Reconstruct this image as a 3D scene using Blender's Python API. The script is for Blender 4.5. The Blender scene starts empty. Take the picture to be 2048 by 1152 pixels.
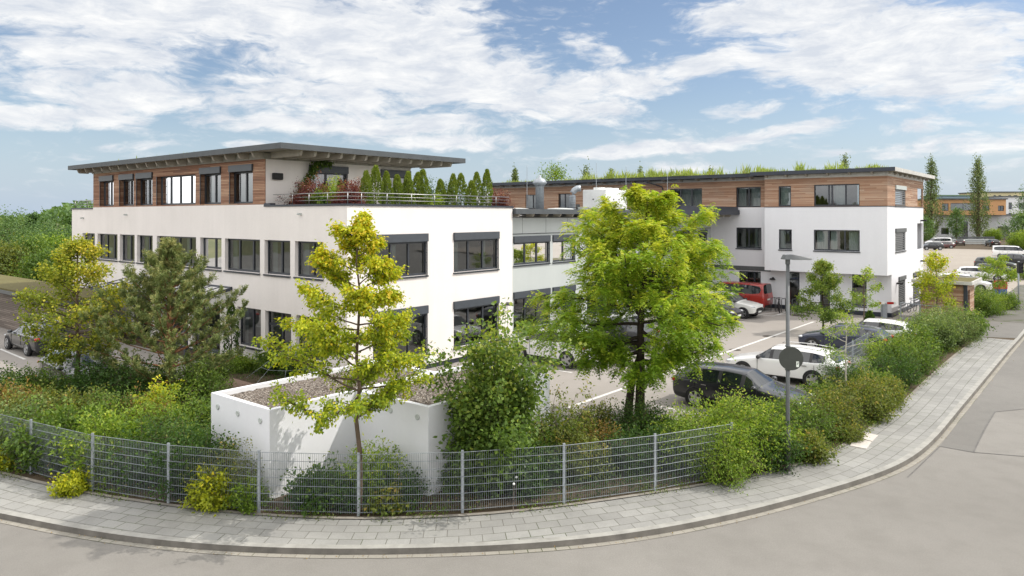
import bpy, bmesh, math, random
import numpy as np
from mathutils import Vector, Matrix
random.seed(5); rng = np.random.default_rng(11)
S = bpy.context.scene
COL = S.collection
R = math.radians
# ------------------------------------------------------------------ camera
EYE = 6.9; F = 1457.3; HOR = 431.1
cd = bpy.data.cameras.new('camera'); cam = bpy.data.objects.new('camera', cd); COL.objects.link(cam)
cd.sensor_width = 36.0; cd.lens = 36.0 * F / 2048; cd.shift_y = -(576 - HOR) / 2048
cd.clip_start = 0.1; cd.clip_end = 4000
cam.location = (0, 0, EYE); cam.rotation_euler = (R(90), 0, 0); S.camera = cam
# ------------------------------------------------------------------ view, sun, sky
S.view_settings.view_transform = 'Standard'; S.view_settings.look = 'None'
S.view_settings.exposure = 0.55; S.view_settings.gamma = 1.0
S.cycles.max_bounces = 6; S.cycles.diffuse_bounces = 3; S.cycles.glossy_bounces = 3
S.cycles.transmission_bounces = 4; S.cycles.transparent_max_bounces = 8
S.cycles.caustics_reflective = False; S.cycles.caustics_refractive = False
S.cycles.sample_clamp_indirect = 6
SUN_EL, SUN_AZ = 48.0, 86.0            # azimuth clockwise from +Y
sd = Vector((math.sin(R(SUN_AZ)) * math.cos(R(SUN_EL)), math.cos(R(SUN_AZ)) * math.cos(R(SUN_EL)), math.sin(R(SUN_EL))))
sl = bpy.data.lights.new('sun', 'SUN'); sl.energy = 2.3; sl.angle = R(0.6); sl.color = (1.0, 0.95, 0.87)
sun = bpy.data.objects.new('sun', sl); COL.objects.link(sun); sun.rotation_euler = sd.to_track_quat('Z', 'Y').to_euler()
sun.location = (60, 10, 60)

class NT:
    """short node-tree writer"""
    def __init__(s, t): s.t = t; s.n = t.nodes; s.l = t.links
    def new(s, ty, **kw):
        n = s.n.new(ty)
        for k, v in kw.items(): setattr(n, k, v)
        return n
    def put(s, sock, v):
        if isinstance(v, bpy.types.NodeSocket): s.l.new(v, sock)
        elif v is not None: sock.default_value = v
    def math(s, op, a, b=None, c=None, clamp=False):
        n = s.new('ShaderNodeMath', operation=op, use_clamp=clamp)
        s.put(n.inputs[0], a)
        if b is not None: s.put(n.inputs[1], b)
        if c is not None: s.put(n.inputs[2], c)
        return n.outputs[0]
    def vmath(s, op, a, b=None):
        n = s.new('ShaderNodeVectorMath', operation=op); s.put(n.inputs[0], a)
        if b is not None: s.put(n.inputs[1], b)
        return n
    def noise(s, vec, scale, detail=4, rough=.55, dist=0.0, dim='3D'):
        n = s.new('ShaderNodeTexNoise', noise_dimensions=dim); s.put(n.inputs['Vector'], vec)
        n.inputs['Scale'].default_value = scale; n.inputs['Detail'].default_value = detail
        n.inputs['Roughness'].default_value = rough; n.inputs['Distortion'].default_value = dist
        return n.outputs['Fac']
    def maprange(s, v, a, b, c=0.0, d=1.0, smooth=False):
        n = s.new('ShaderNodeMapRange', clamp=True)
        if smooth: n.interpolation_type = 'SMOOTHSTEP'
        s.put(n.inputs['Value'], v)
        for k, x in zip(('From Min', 'From Max', 'To Min', 'To Max'), (a, b, c, d)): s.put(n.inputs[k], x)
        return n.outputs['Result']
    def mix(s, f, a, b, blend='MIX'):
        n = s.new('ShaderNodeMix', data_type='RGBA', blend_type=blend)
        s.put(n.inputs[0], f)
        for k, v in ((6, a), (7, b)):
            s.put(n.inputs[k], (*v, 1) if isinstance(v, tuple) and len(v) == 3 else v)
        return n.outputs[2]
    def ramp(s, f, stops):
        n = s.new('ShaderNodeValToRGB'); s.put(n.inputs[0], f); e = n.color_ramp.elements
        while len(e) < len(stops): e.new(0.5)
        for x, (p, c) in zip(e, stops): x.position = p; x.color = (*c, 1)
        return n.outputs[0]
    def mapping(s, vec, loc=(0, 0, 0), rot=(0, 0, 0), sc=(1, 1, 1)):
        n = s.new('ShaderNodeMapping'); s.put(n.inputs['Vector'], vec)
        n.inputs['Location'].default_value = loc; n.inputs['Rotation'].default_value = rot; n.inputs['Scale'].default_value = sc
        return n.outputs[0]

w = bpy.data.worlds.new('World'); S.world = w; w.use_nodes = True
t = NT(w.node_tree); t.n.clear()
sky = t.new('ShaderNodeTexSky', sky_type='NISHITA'); sky.sun_disc = False
sky.sun_elevation = R(SUN_EL); sky.sun_rotation = R(SUN_AZ); sky.altitude = 400; sky.air_density = 1.0; sky.dust_density = 1.2; sky.ozone_density = 2.0
tc = t.new('ShaderNodeTexCoord'); sx = t.new('ShaderNodeSeparateXYZ'); t.l.new(tc.outputs['Generated'], sx.inputs[0])
az = t.math('MULTIPLY', t.math('ARCTAN2', sx.outputs[0], sx.outputs[1]), 57.29578)
el = t.math('MULTIPLY', t.math('ARCSINE', sx.outputs[2]), 57.29578)
cb = t.new('ShaderNodeCombineXYZ'); t.l.new(az, cb.inputs[0]); t.l.new(el, cb.inputs[1]); ae = cb.outputs[0]
warp = t.new('ShaderNodeTexNoise'); t.l.new(t.mapping(ae, sc=(.11, .3, 1)), warp.inputs['Vector']); warp.inputs['Scale'].default_value = 1; warp.inputs['Detail'].default_value = 5
wv = t.vmath('MULTIPLY', t.vmath('SUBTRACT', warp.outputs['Color'], (.5, .5, .5)).outputs[0], (6.0, 2.2, 0)).outputs[0]
aew = t.vmath('ADD', ae, wv).outputs[0]
# cloud banks: azimuth, elevation, half width, half height (degrees), tilt, weight
BANKS = [(-27, 14.6, 15, 3.4, 2, 1.1), (-8, 15.6, 8, 1.6, -6, .8), (-29, 8.6, 9, 1.6, 0, .7), (-9, 12.2, 13, 4.0, -8, 1.05), (2, 9.3, 9, 2.2, -4, .9), (-16, 9.3, 10, 2.3, 0, .75), (-30, 10.8, 7, 2.0, 0, .8),
         (-33, 6.6, 8, 1.0, 2, .85), (-13, 7.0, 13, 1.1, 0, .8), (-6, 5.7, 8, .8, 0, .8), (9, 10.3, 6, 1.4, 2, .75), (16, 11.5, 5, 1.1, 6, .8), (6.5, 12.2, 3.5, 1.0, -18, .55),
         (27, 11.2, 11, 3.8, -8, 1.1), (22, 14.8, 9, 2.0, 0, .95), (33, 8.3, 6, 1.7, -10, .75), (17, 8.0, 3, .7, 0, .7), (11, 5.2, 10, .8, 4, .8), (21, 6.3, 4.5, .6, 4, .75),
         (32, 4.6, 8, .9, 3, .6), (-19, 4.9, 3, .5, 0, .6), (13, 3.5, 3.5, .5, 5, .45), (-27, 4.9, 3, .35, 0, .4), (29, 5.9, 4, .5, 3, .5)]
tot = None
for a0, e0, ra, re, tl, wt in BANKS:
    m = t.new('ShaderNodeMapping', vector_type='TEXTURE'); t.l.new(aew, m.inputs['Vector'])
    m.inputs['Location'].default_value = (a0, e0, 0); m.inputs['Rotation'].default_value = (0, 0, R(tl)); m.inputs['Scale'].default_value = (ra, re, 1)
    d = t.vmath('LENGTH', m.outputs[0]).outputs['Value']
    v = t.maprange(d, 0.35, 1.25, wt, 0.0, True)
    tot = v if tot is None else t.math('MAXIMUM', tot, v)
# elsewhere in the sky: broken cloud cover, so the light and the reflections have clouds too
els = t.math('MAXIMUM', t.maprange(t.math('ABSOLUTE', az), 40, 55), t.maprange(el, 17, 24))
gen = t.math('MULTIPLY', els, t.maprange(t.noise(t.mapping(ae, sc=(.03, .09, 1)), 1, 3), .34, .55, 0, .95))
tot = t.math('MAXIMUM', tot, gen)
fb = t.noise(t.mapping(aew, sc=(.16, .42, 1)), 1, 11, .62, .5)
fb2 = t.noise(t.mapping(aew, sc=(.5, 1.5, 1)), 1, 8, .62, .3)
fine = t.math('ADD', t.math('MULTIPLY', t.math('SUBTRACT', fb, .5), 1.9), t.math('MULTIPLY', t.math('SUBTRACT', fb2, .5), 1.6))
dens = t.maprange(t.math('ADD', tot, fine), .0, .80, 0, 1, True)
dens = t.math('MULTIPLY', dens, t.maprange(el, .0, 3.0, .25, 1))
shade = t.noise(t.mapping(aew, loc=(3, 7, 0), sc=(.25, .8, 1)), 1, 6, .66, .0)
cloud = t.mix(t.maprange(shade, .36, .66), (4.9, 5.2, 5.7), (7.0, 7.0, 6.95))
skyc = t.mix(1.0, sky.outputs[0], (.92, .88, .86), 'MULTIPLY')
hz = t.maprange(el, -1.0, 9.5, .82, 0.0, True)
skyc = t.mix(hz, skyc, (3.55, 4.45, 5.65))
away = t.math('MAXIMUM', t.maprange(t.math('ABSOLUTE', az), 42, 75), t.maprange(el, 19, 40))
cloud = t.mix(away, cloud, (15.2, 14.9, 14.5))          # added bright cloud outside the view, boosted to fill the shaded facades
colr = t.mix(t.math('MULTIPLY', dens, .96), skyc, cloud)
bg = t.new('ShaderNodeBackground'); t.l.new(colr, bg.inputs[0]); bg.inputs[1].default_value = 0.1
wo = t.new('ShaderNodeOutputWorld'); t.l.new(bg.outputs[0], wo.inputs[0])
w.cycles.sampling_method = 'MANUAL'; w.cycles.sample_map_resolution = 512

# ------------------------------------------------------------------ frames of reference
# the buildings share one pair of axes: A runs along the street front (to the right and towards the viewer), B runs away
TH = R(39.3); CS, SN = math.cos(TH), math.sin(TH)
def W(a, b, z=0.0): return Vector((a * CS + b * SN, -a * SN + b * CS, z))
def AB(X, Y): return X * CS - Y * SN, X * SN + Y * CS
def U(px): return (px - 1024) / F
def onB(px, B): u = U(px); return B * (u * CS - SN) / (u * SN + CS)     # a where a sight line meets the vertical plane b = B
def onA(px, A): u = U(px); return A * (u * SN + CS) / (u * CS - SN)
def G(px, py, z=0.0):
    Y = F * (EYE - z) / (py - HOR); return U(px) * Y, Y
def GAB(px, py, z=0.0): return AB(*G(px, py, z))

# ------------------------------------------------------------------ object helpers
def tag(o, label=None, cat=None, group=None, kind=None):
    if label: o['label'] = label
    if cat: o['category'] = cat
    if group: o['group'] = group
    if kind: o['kind'] = kind
    return o
def link(o, parent=None):
    COL.objects.link(o)
    if parent is not None: o.parent = parent
    return o
def empty(name, loc=(0, 0, 0), rz=0.0, label=None, cat=None, group=None, kind=None):
    o = bpy.data.objects.new(name, None); o.location = loc; o.rotation_euler = (0, 0, rz); o.empty_display_size = .3
    COL.objects.link(o); return tag(o, label, cat, group, kind)
class MB:
    """collects shapes; build() links them as ONE mesh object"""
    def __init__(s, P=None): s.v = []; s.f = []; s.m = []; s.P = P; s.mat = 0; s.uv = None
    def pt(s, p):
        s.v.append(tuple(s.P(*p)) if s.P else tuple(p)); return len(s.v) - 1
    def face(s, pts, mat=None): s.f.append([s.pt(p) for p in pts]); s.m.append(s.mat if mat is None else mat)
    def box(s, x0, x1, y0, y1, z0, z1, mat=None):
        i = [s.pt((x, y, z)) for z in (z0, z1) for y in (y0, y1) for x in (x0, x1)]
        for q in ((0, 2, 3, 1), (4, 5, 7, 6), (0, 1, 5, 4), (2, 6, 7, 3), (0, 4, 6, 2), (1, 3, 7, 5)):
            s.f.append([i[k] for k in q]); s.m.append(s.mat if mat is None else mat)
    def tube(s, pts, r, n=6, cap=True, mat=None):
        pts = [Vector(p) for p in pts]; rs = r if isinstance(r, (list, tuple)) else [r] * len(pts); rings = []
        for k, p in enumerate(pts):
            d = (pts[min(k + 1, len(pts) - 1)] - pts[max(k - 1, 0)])
            d = d.normalized() if d.length > 1e-9 else Vector((0, 0, 1))
            a = d.cross(Vector((0, 0, 1)) if abs(d.z) < .95 else Vector((1, 0, 0))).normalized(); b = d.cross(a)
            rings.append([s.pt(p + (a * math.cos(6.2832 * j / n) + b * math.sin(6.2832 * j / n)) * rs[k]) for j in range(n)])
        mm = s.mat if mat is None else mat
        for q in range(len(rings) - 1):
            for j in range(n):
                s.f.append([rings[q][j], rings[q][(j + 1) % n], rings[q + 1][(j + 1) % n], rings[q + 1][j]]); s.m.append(mm)
        if cap: s.f.append(rings[0][::-1]); s.m.append(mm); s.f.append(rings[-1]); s.m.append(mm)
    def lathe(s, prof, n=16, c=(0, 0, 0), axis='z', mat=None):
        """prof: (radius, height) pairs"""
        rings = []
        for r, h in prof:
            ring = []
            for j in range(n):
                x, y = r * math.cos(6.2832 * j / n), r * math.sin(6.2832 * j / n)
                p = (x, y, h) if axis == 'z' else (x, h, y) if axis == 'y' else (h, x, y)
                ring.append(s.pt((c[0] + p[0], c[1] + p[1], c[2] + p[2])))
            rings.append(ring)
        mm = s.mat if mat is None else mat
        for q in range(len(rings) - 1):
            for j in range(n): s.f.append([rings[q][j], rings[q][(j + 1) % n], rings[q + 1][(j + 1) % n], rings[q + 1][j]]); s.m.append(mm)
        s.f.append(rings[0][::-1]); s.m.append(mm); s.f.append(rings[-1]); s.m.append(mm)
    def build(s, name, mats, parent=None, org=(0, 0, 0), smooth=False, bevel=0.0):
        me = bpy.data.meshes.new(name)
        me.from_pydata([(v[0] - org[0], v[1] - org[1], v[2] - org[2]) for v in s.v], [], s.f)
        for m in (mats if isinstance(mats, (list, tuple)) else [mats]): me.materials.append(m)
        if max(s.m, default=0) > 0: me.polygons.foreach_set('material_index', s.m)
        bm = bmesh.new(); bm.from_mesh(me); bmesh.ops.recalc_face_normals(bm, faces=bm.faces)
        if bevel > 0: bmesh.ops.bevel(bm, geom=[e for e in bm.edges], offset=bevel, segments=2, affect='EDGES', clamp_overlap=True)
        bm.to_mesh(me); bm.free()
        if smooth: me.polygons.foreach_set('use_smooth', [True] * len(me.polygons))
        o = bpy.data.objects.new(name, me)
        if parent is None: o.location = org
        return link(o, parent)

# ------------------------------------------------------------------ materials
def mat(name):
    m = bpy.data.materials.new(name); m.use_nodes = True; t = NT(m.node_tree); t.n.clear()
    out = t.new('ShaderNodeOutputMaterial'); p = t.new('ShaderNodeBsdfPrincipled'); t.l.new(p.outputs[0], out.inputs[0])
    tc = t.new('ShaderNodeTexCoord'); return m, t, p, tc.outputs['Object'], tc.outputs['UV'], out
def bump(t, p, h, dist=.01, strength=.5):
    b = t.new('ShaderNodeBump'); b.inputs['Distance'].default_value = dist; b.inputs['Strength'].default_value = strength
    t.l.new(h, b.inputs['Height']); t.l.new(b.outputs[0], p.inputs['Normal'])
def plain(name, c, rough=.6, metal=0.0, var=.12, scale=6.0, spec=.5, bm=0.0):
    m, t, p, ob, uv, out = mat(name)
    n = t.noise(ob, scale, 6, .65)
    t.l.new(t.mix(t.maprange(n, .3, .7), tuple(x * (1 - var) for x in c), tuple(min(1, x * (1 + var)) for x in c)), p.inputs['Base Color'])
    p.inputs['Roughness'].default_value = rough; p.inputs['Metallic'].default_value = metal; p.inputs['Specular IOR Level'].default_value = spec
    if bm: bump(t, p, t.noise(ob, scale * 6, 4), bm)
    return m
def plaster(name, c, c2, streak=.05):
    m, t, p, ob, uv, out = mat(name)
    big = t.noise(ob, .35, 6, .6); fine = t.noise(ob, 9, 5, .7)
    st = t.noise(t.mapping(ob, sc=(1.6, 1.6, .12)), 1, 5, .6)
    k = t.math('ADD', t.math('MULTIPLY', big, .55), t.math('MULTIPLY', st, .45))
    col = t.mix(t.maprange(k, .35, .65), c2, c)
    col = t.mix(t.maprange(fine, .3, .75, 0, streak), col, (.35, .34, .32))
    t.l.new(col, p.inputs['Base Color']); p.inputs['Roughness'].default_value = .92; p.inputs['Specular IOR Level'].default_value = .15
    bump(t, p, t.noise(ob, 60, 3), .004, .4); return m
def cladding(name, hues, pitch=.072, gap=.16):
    """horizontal timber slats: a colour for each board, weathered towards grey in patches"""
    m, t, p, ob, uv, out = mat(name)
    s = t.new('ShaderNodeSeparateXYZ'); t.l.new(ob, s.inputs[0])
    row = t.math('DIVIDE', s.outputs[2], pitch); fr = t.math('FRACT', row); idx = t.math('FLOOR', row)
    h = t.math('ADD', s.outputs[0], s.outputs[1])
    col0 = t.math('FLOOR', t.math('ADD', t.math('DIVIDE', h, 3.1), t.math('MULTIPLY', idx, .377)))
    wn = t.new('ShaderNodeTexWhiteNoise', noise_dimensions='2D'); c = t.new('ShaderNodeCombineXYZ'); t.l.new(idx, c.inputs[0]); t.l.new(col0, c.inputs[1]); t.l.new(c.outputs[0], wn.inputs['Vector'])
    grain = t.noise(t.mapping(ob, sc=(1.2, 1.2, 40)), 1, 5, .6)
    f = t.math('ADD', t.math('MULTIPLY', wn.outputs[0], .75), t.math('MULTIPLY', grain, .3))
    base = t.ramp(f, [(.05, hues[0]), (.38, hues[1]), (.68, hues[2]), (1, hues[3])])
    wea = t.maprange(t.noise(t.mapping(ob, sc=(.5, .5, 1.1)), 1, 4, .6), .5, .72, 0, .55)
    base = t.mix(wea, base, hues[4])
    line = t.maprange(t.math('ABSOLUTE', t.math('SUBTRACT', fr, .5)), .5 - gap * .5, .5 - gap * .35)
    t.l.new(t.mix(line, base, (.022, .015, .011)), p.inputs['Base Color'])
    p.inputs['Roughness'].default_value = .75; p.inputs['Specular IOR Level'].default_value = .25
    bump(t, p, t.math('SUBTRACT', 1.0, line), .02, .8); return m
def glass(name, tint=(.55, .62, .60), ior=1.55):
    m, t, p, ob, uv, out = mat(name); t.n.remove(p)
    tr = t.new('ShaderNodeBsdfTransparent'); tr.inputs[0].default_value = (*tint, 1)
    g = t.new('ShaderNodeBsdfGlossy'); g.inputs['Roughness'].default_value = .015; g.inputs[0].default_value = (.95, .97, 1, 1)
    bn = t.new('ShaderNodeBump'); bn.inputs['Distance'].default_value = .02; bn.inputs['Strength'].default_value = .12
    t.l.new(t.noise(ob, .9, 2), bn.inputs['Height']); t.l.new(bn.outputs[0], g.inputs['Normal'])
    fr = t.new('ShaderNodeFresnel'); fr.inputs[0].default_value = ior
    k = t.math('MULTIPLY_ADD', fr.outputs[0], 1.5, .06, clamp=True)
    mx = t.new('ShaderNodeMixShader'); t.l.new(k, mx.inputs[0]); t.l.new(tr.outputs[0], mx.inputs[1]); t.l.new(g.outputs[0], mx.inputs[2])
    t.l.new(mx.outputs[0], out.inputs[0]); return m
def ground_mat(name, c1, c2, spots=(.1, .09, .08), spot=.25, sc=1.0, rough=.95, grain=.35, cracks=False):
    m, t, p, ob, uv, out = mat(name)
    big = t.noise(ob, .12 * sc, 7, .62); mid = t.noise(ob, 1.3 * sc, 6, .65); fine = t.noise(ob, 42 * sc, 3, .7)
    col = t.mix(t.maprange(t.math('ADD', t.math('MULTIPLY', big, .6), t.math('MULTIPLY', mid, .4)), .36, .64), c1, c2)
    col = t.mix(t.maprange(mid, .56, .8, 0, spot), col, spots)
    col = t.mix(t.maprange(fine, .35, .7, grain, 0), col, tuple(x * .55 for x in c1))
    if cracks:
        v = t.new('ShaderNodeTexVoronoi', feature='DISTANCE_TO_EDGE'); v.inputs['Scale'].default_value = .23
        wv = t.vmath('ADD', ob, t.vmath('MULTIPLY', NTcol(t, ob, 1.1), (1.6, 1.6, 0)).outputs[0]).outputs[0]; t.l.new(wv, v.inputs['Vector'])
        ck = t.math('MULTIPLY', t.maprange(v.outputs[0], .0, .006, .45, 0), t.maprange(t.noise(ob, .25, 2), .5, .6))
        col = t.mix(ck, col, tuple(x * .35 for x in c1))
    t.l.new(col, p.inputs['Base Color']); p.inputs['Roughness'].default_value = rough; p.inputs['Specular IOR Level'].default_value = .2
    bump(t, p, t.math('ADD', fine, mid), .006, .5); return m
def NTcol(t, vec, sc):
    n = t.new('ShaderNodeTexNoise'); t.l.new(vec, n.inputs['Vector']); n.inputs['Scale'].default_value = sc; return n.outputs['Color']
def paver_mat(name, c1, c2, bw, bh, joint, jc, off=.5, uvs=True, mort=.012):
    m, t, p, ob, uv, out = mat(name)
    vec = uv if uvs else ob
    b = t.new('ShaderNodeTexBrick'); t.l.new(vec, b.inputs['Vector']); b.offset = off
    b.inputs['Scale'].default_value = 1; b.inputs['Brick Width'].default_value = bw; b.inputs['Row Height'].default_value = bh
    b.inputs['Mortar Size'].default_value = mort; b.inputs['Mortar Smooth'].default_value = .3; b.inputs['Bias'].default_value = 0
    b.inputs['Color1'].default_value = (*c1, 1); b.inputs['Color2'].default_value = (*c2, 1); b.inputs['Mortar'].default_value = (*jc, 1)
    st = t.noise(ob, .7, 7, .65); fine = t.noise(ob, 25, 4, .7)
    col = t.mix(t.maprange(st, .45, .72, 0, .5), b.outputs[0], tuple(x * .6 for x in c1))
    col = t.mix(t.maprange(t.noise(ob, .22, 3), .5, .75, 0, .3), col, (.30, .29, .25))
    col = t.mix(t.math('MULTIPLY', b.outputs['Fac'], t.maprange(t.noise(ob, .5, 4), .52, .62)), col, (.06, .075, .025))
    col = t.mix(t.maprange(fine, .35, .7, .25, 0), col, tuple(x * .5 for x in c1))
    t.l.new(col, p.inputs['Base Color']); p.inputs['Roughness'].default_value = .9; p.inputs['Specular IOR Level'].default_value = .25
    bump(t, p, t.math('SUBTRACT', t.math('MULTIPLY', fine, .3), b.outputs['Fac']), .01, .6); return m

M = {}
M['white'] = plaster('white_render', (.82, .775, .745), (.74, .70, .67), .09)
M['wing_white'] = plaster('cool_white_render', (.745, .75, .775), (.705, .71, .735), .06)
M['link_grey'] = plaster('pale_grey_render', (.50, .53, .52), (.46, .49, .48), .04)
M['anthra'] = plain('anthracite_metal', (.052, .060, .072), .42, .0, .1, 3)
M['fascia'] = plain('zinc_grey_metal', (.062, .070, .076), .6, .0, .15, 2)
M['navy'] = plain('dark_blue_metal', (.028, .034, .048), .4, .1, .15, 2)
M['rafter'] = plain('grey_painted_timber', (.40, .37, .32), .7, 0, .15, 3)
M['soffit'] = plain('grey_boarding', (.30, .29, .255), .75, 0, .2, 3)
M['concrete'] = plain('pale_concrete', (.48, .47, .44), .85, 0, .18, 2.5)
M['frame'] = plain('dark_window_frame', (.030, .035, .044), .4, 0, .1, 4)
M['glass'] = glass('window_glass')
M['glass_pale'] = glass('canopy_glass', (.78, .82, .82), 1.5)
M['interior'] = plain('office_interior', (.30, .285, .26), .9, 0, .3, .8)
M['curtain'] = plain('white_curtain', (.44, .46, .455), .9, 0, .08, 5)
M['white_metal'] = plain('white_sheet_metal', (.74, .75, .74), .5, 0, .06, 3); M['paper'] = plain('white_paper', (.75, .8, .72), .8, 0, .05, 5)
M['blind'] = plain('grey_aluminium_blind', (.11, .115, .12), .5, .0, .1, 5)
M['box_pale'] = plain('pale_grey_box', (.45, .48, .46), .5, 0, .08, 3)
M['wood'] = cladding('larch_cladding', ((0.202, 0.101, 0.064), (0.309, 0.163, 0.104), (0.410, 0.243, 0.158), (0.532, 0.356, 0.241), (0.180, 0.137, 0.117)))
M['wood_pale'] = cladding('pale_larch_cladding', ((0.287, 0.161, 0.101), (0.393, 0.231, 0.150), (0.485, 0.315, 0.214), (0.573, 0.426, 0.321), (0.383, 0.296, 0.228)))
M['wood_grey'] = cladding('weathered_cladding', ((.12, .10, .082), (.16, .13, .11), (.2, .165, .14), (.25, .21, .18), (.11, .095, .085)), .11)
M['steel'] = plain('stainless_steel', (.40, .40, .40), .35, .9, .1, 6)
M['wire'] = plain('fence_wire', (.22, .245, .265), .6, .2, .15, 10); M['galv'] = plain('galvanised_steel', (.34, .37, .40), .5, .45, .2, 10)
M['galv_dark'] = plain('grey_coated_steel', (.105, .112, .115), .5, .3, .15, 6)
M['black'] = plain('black_rubber', (.014, .014, .015), .7, 0, .2, 6)
M['gravel_roof'] = None
def gravel(name, cols, sc=22):
    m, t, p, ob, uv, out = mat(name)
    v = t.new('ShaderNodeTexVoronoi'); v.inputs['Scale'].default_value = sc; t.l.new(ob, v.inputs['Vector'])
    sp = t.new('ShaderNodeSeparateColor'); t.l.new(v.outputs['Color'], sp.inputs[0])
    col = t.ramp(sp.outputs[0], [(0, cols[0]), (.35, cols[1]), (.7, cols[2]), (1, cols[3])])
    col = t.mix(t.maprange(v.outputs['Distance'], .35, .75), col, tuple(x * .3 for x in cols[0]))
    col = t.mix(t.maprange(t.noise(ob, .8, 5), .4, .7, 0, .4), col, cols[0])
    t.l.new(col, p.inputs['Base Color']); p.inputs['Roughness'].default_value = .95
    bump(t, p, t.math('SUBTRACT', 1.0, v.outputs['Distance']), .03, .9); return m
M['gravel_roof'] = gravel('roof_gravel', ((.10, .075, .058), (.19, .155, .125), (.29, .25, .21), (.44, .40, .35)))
M['flat_roof'] = plain('pale_roof_sheet', (.5, .49, .46), .9, 0, .2, 1)
M['soil'] = ground_mat('mulch_and_soil', (.075, .055, .036), (.13, .10, .065), (.05, .06, .02), .5, 2, grain=.5)
M['road'] = ground_mat('road_asphalt', (.190, .180, .164), (.262, .25, .23), (.135, .127, .117), .5, .8, .9, .3)
M['road_old'] = ground_mat('old_asphalt', (.172, .165, .153), (.225, .216, .20), (.14, .133, .12), .5, 1.3, .9, .4, True)
M['lot'] = ground_mat('car_park_asphalt', (.285, .262, .238), (.335, .310, .285), (.2, .185, .17), .25, .7, .92, .25)
M['gravel_lot'] = ground_mat('gravel_yard', (.30, .265, .225), (.37, .335, .29), (.22, .19, .155), .35, .6, .95, .3)
M['far_ground'] = ground_mat('dry_meadow', (.085, .10, .04), (.16, .15, .07), (.2, .17, .1), .4, .2)
M['paver'] = paver_mat('pavement_slabs', (.26, .257, .243), (.325, .322, .304), .5, .345, 0, (.125, .118, .10), .5, True, .009)
M['kerb'] = plain('concrete_kerb', (.30, .293, .27), .9, 0, .2, 2.2, .2, .006)
M['gutter'] = paver_mat('gutter_setts', (.285, .268, .23), (.33, .31, .268), .3, .16, 0, (.24, .215, .18), .0, True, .012)
M['edging'] = plain('edging_stone', (.24, .22, .19), .9, 0, .25, 3)
M['slab'] = plain('cover_slab', (.52, .48, .44), .9, 0, .14, 2)
M['line'] = plain('white_road_paint', (.60, .59, .565), .8, 0, .22, 5)
M['tar'] = plain('tar_seam', (.11, .105, .098), .8, 0, .3, 6); M['iron'] = plain('cast_iron', (.09, .075, .06), .6, .5, .2, 8)
M['path'] = paver_mat('path_pavers', (.34, .23, .18), (.4, .28, .22), .2, .1, 0, (.15, .11, .09), .5, False, .01)
M['green_roof'] = ground_mat('sedum_roof', (.12, .10, .045), (.16, .15, .06), (.22, .12, .06), .5, 2.5)

# ------------------------------------------------------------------ ground
def sheet(name, pts, z, m, kind='structure', uvf=None, thick=0.0):
    me = bpy.data.meshes.new(name); bm = bmesh.new()
    vs = [bm.verts.new((p[0], p[1], z)) for p in pts]; f = bm.faces.new(vs)
    if f.normal.z < 0: f.normal_flip()
    bmesh.ops.triangulate(bm, faces=[f]); bm.to_mesh(me); bm.free(); me.materials.append(m)
    o = link(bpy.data.objects.new(name, me)); return tag(o, kind=kind)
def catmull(pts, n=6):
    p = [Vector(q) for q in pts]; p = [p[0] * 2 - p[1]] + p + [p[-1] * 2 - p[-2]]; out = []
    for i in range(1, len(p) - 2):
        for k in range(n):
            s = k / n; a, b, c, d = p[i - 1:i + 3]
            out.append(.5 * ((2 * b) + (c - a) * s + (2 * a - 5 * b + 4 * c - d) * s * s + (3 * b - a - 3 * c + d) * s ** 3))
    out.append(p[-2]); return out
def resample(pts, step):
    p = [Vector(q) for q in pts]; L = [0]
    for i in range(1, len(p)): L.append(L[-1] + (p[i] - p[i - 1]).length)
    n = max(2, int(L[-1] / step)); out = []; j = 0
    for k in range(n + 1):
        s = L[-1] * k / n
        while j < len(L) - 2 and L[j + 1] < s: j += 1
        q = (s - L[j]) / max(1e-9, L[j + 1] - L[j]); out.append(p[j].lerp(p[j + 1], q))
    return out
def smooth_line(pts, it=6):
    p = [Vector(q) for q in pts]
    for _ in range(it): p = [p[0]] + [(p[i - 1] + p[i] * 2 + p[i + 1]) / 4 for i in range(1, len(p) - 1)] + [p[-1]]
    return p
KERB_PX = [(0, 1026), (130, 1054), (280, 1077), (420, 1090), (560, 1097), (720, 1099), (900, 1095), (1050, 1089), (1180, 1078), (1300, 1062), (1400, 1043), (1506, 1020), (1604, 993), (1706, 964), (1765, 944), (1801, 931), (1838, 906), (1874, 873), (1910, 829), (1947, 785), (1983, 742), (2020, 698), (2048, 667)]
INN_PX = [(0, 946), (73, 966), (190, 991), (328, 1011), (412, 1023), (598, 1037), (716, 1041), (960, 1033), (1042, 1024), (1185, 1006), (1327, 984), (1500, 955), (1582, 937), (1662, 908), (1717, 873), (1765, 842), (1812, 802), (1856, 759), (1918, 705), (1963, 674.6)]
kp = [Vector(G(*p)) for p in KERB_PX]; ip = [Vector(G(*p)) for p in INN_PX]
dA, dB = Vector((CS, -SN)), Vector((SN, CS))
lk = (kp[0] - kp[2]).normalized(); li = (ip[0] - ip[2]).normalized()
kp = [kp[0] + lk * s for s in (70, 30, 12, 5)] + kp + [kp[-1] + dB * s for s in (4, 10, 40, 170)]
ip = [ip[0] + li * s for s in (70, 30, 12, 5)] + ip
kerb = smooth_line(resample(catmull(kp), .5), 10); inner = smooth_line(resample(catmull(ip), .5), 10)
def frac(line, n):
    return resample(line, 1e-9 + sum((line[i + 1] - line[i]).length for i in range(len(line) - 1)) / n)[:n + 1]
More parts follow.
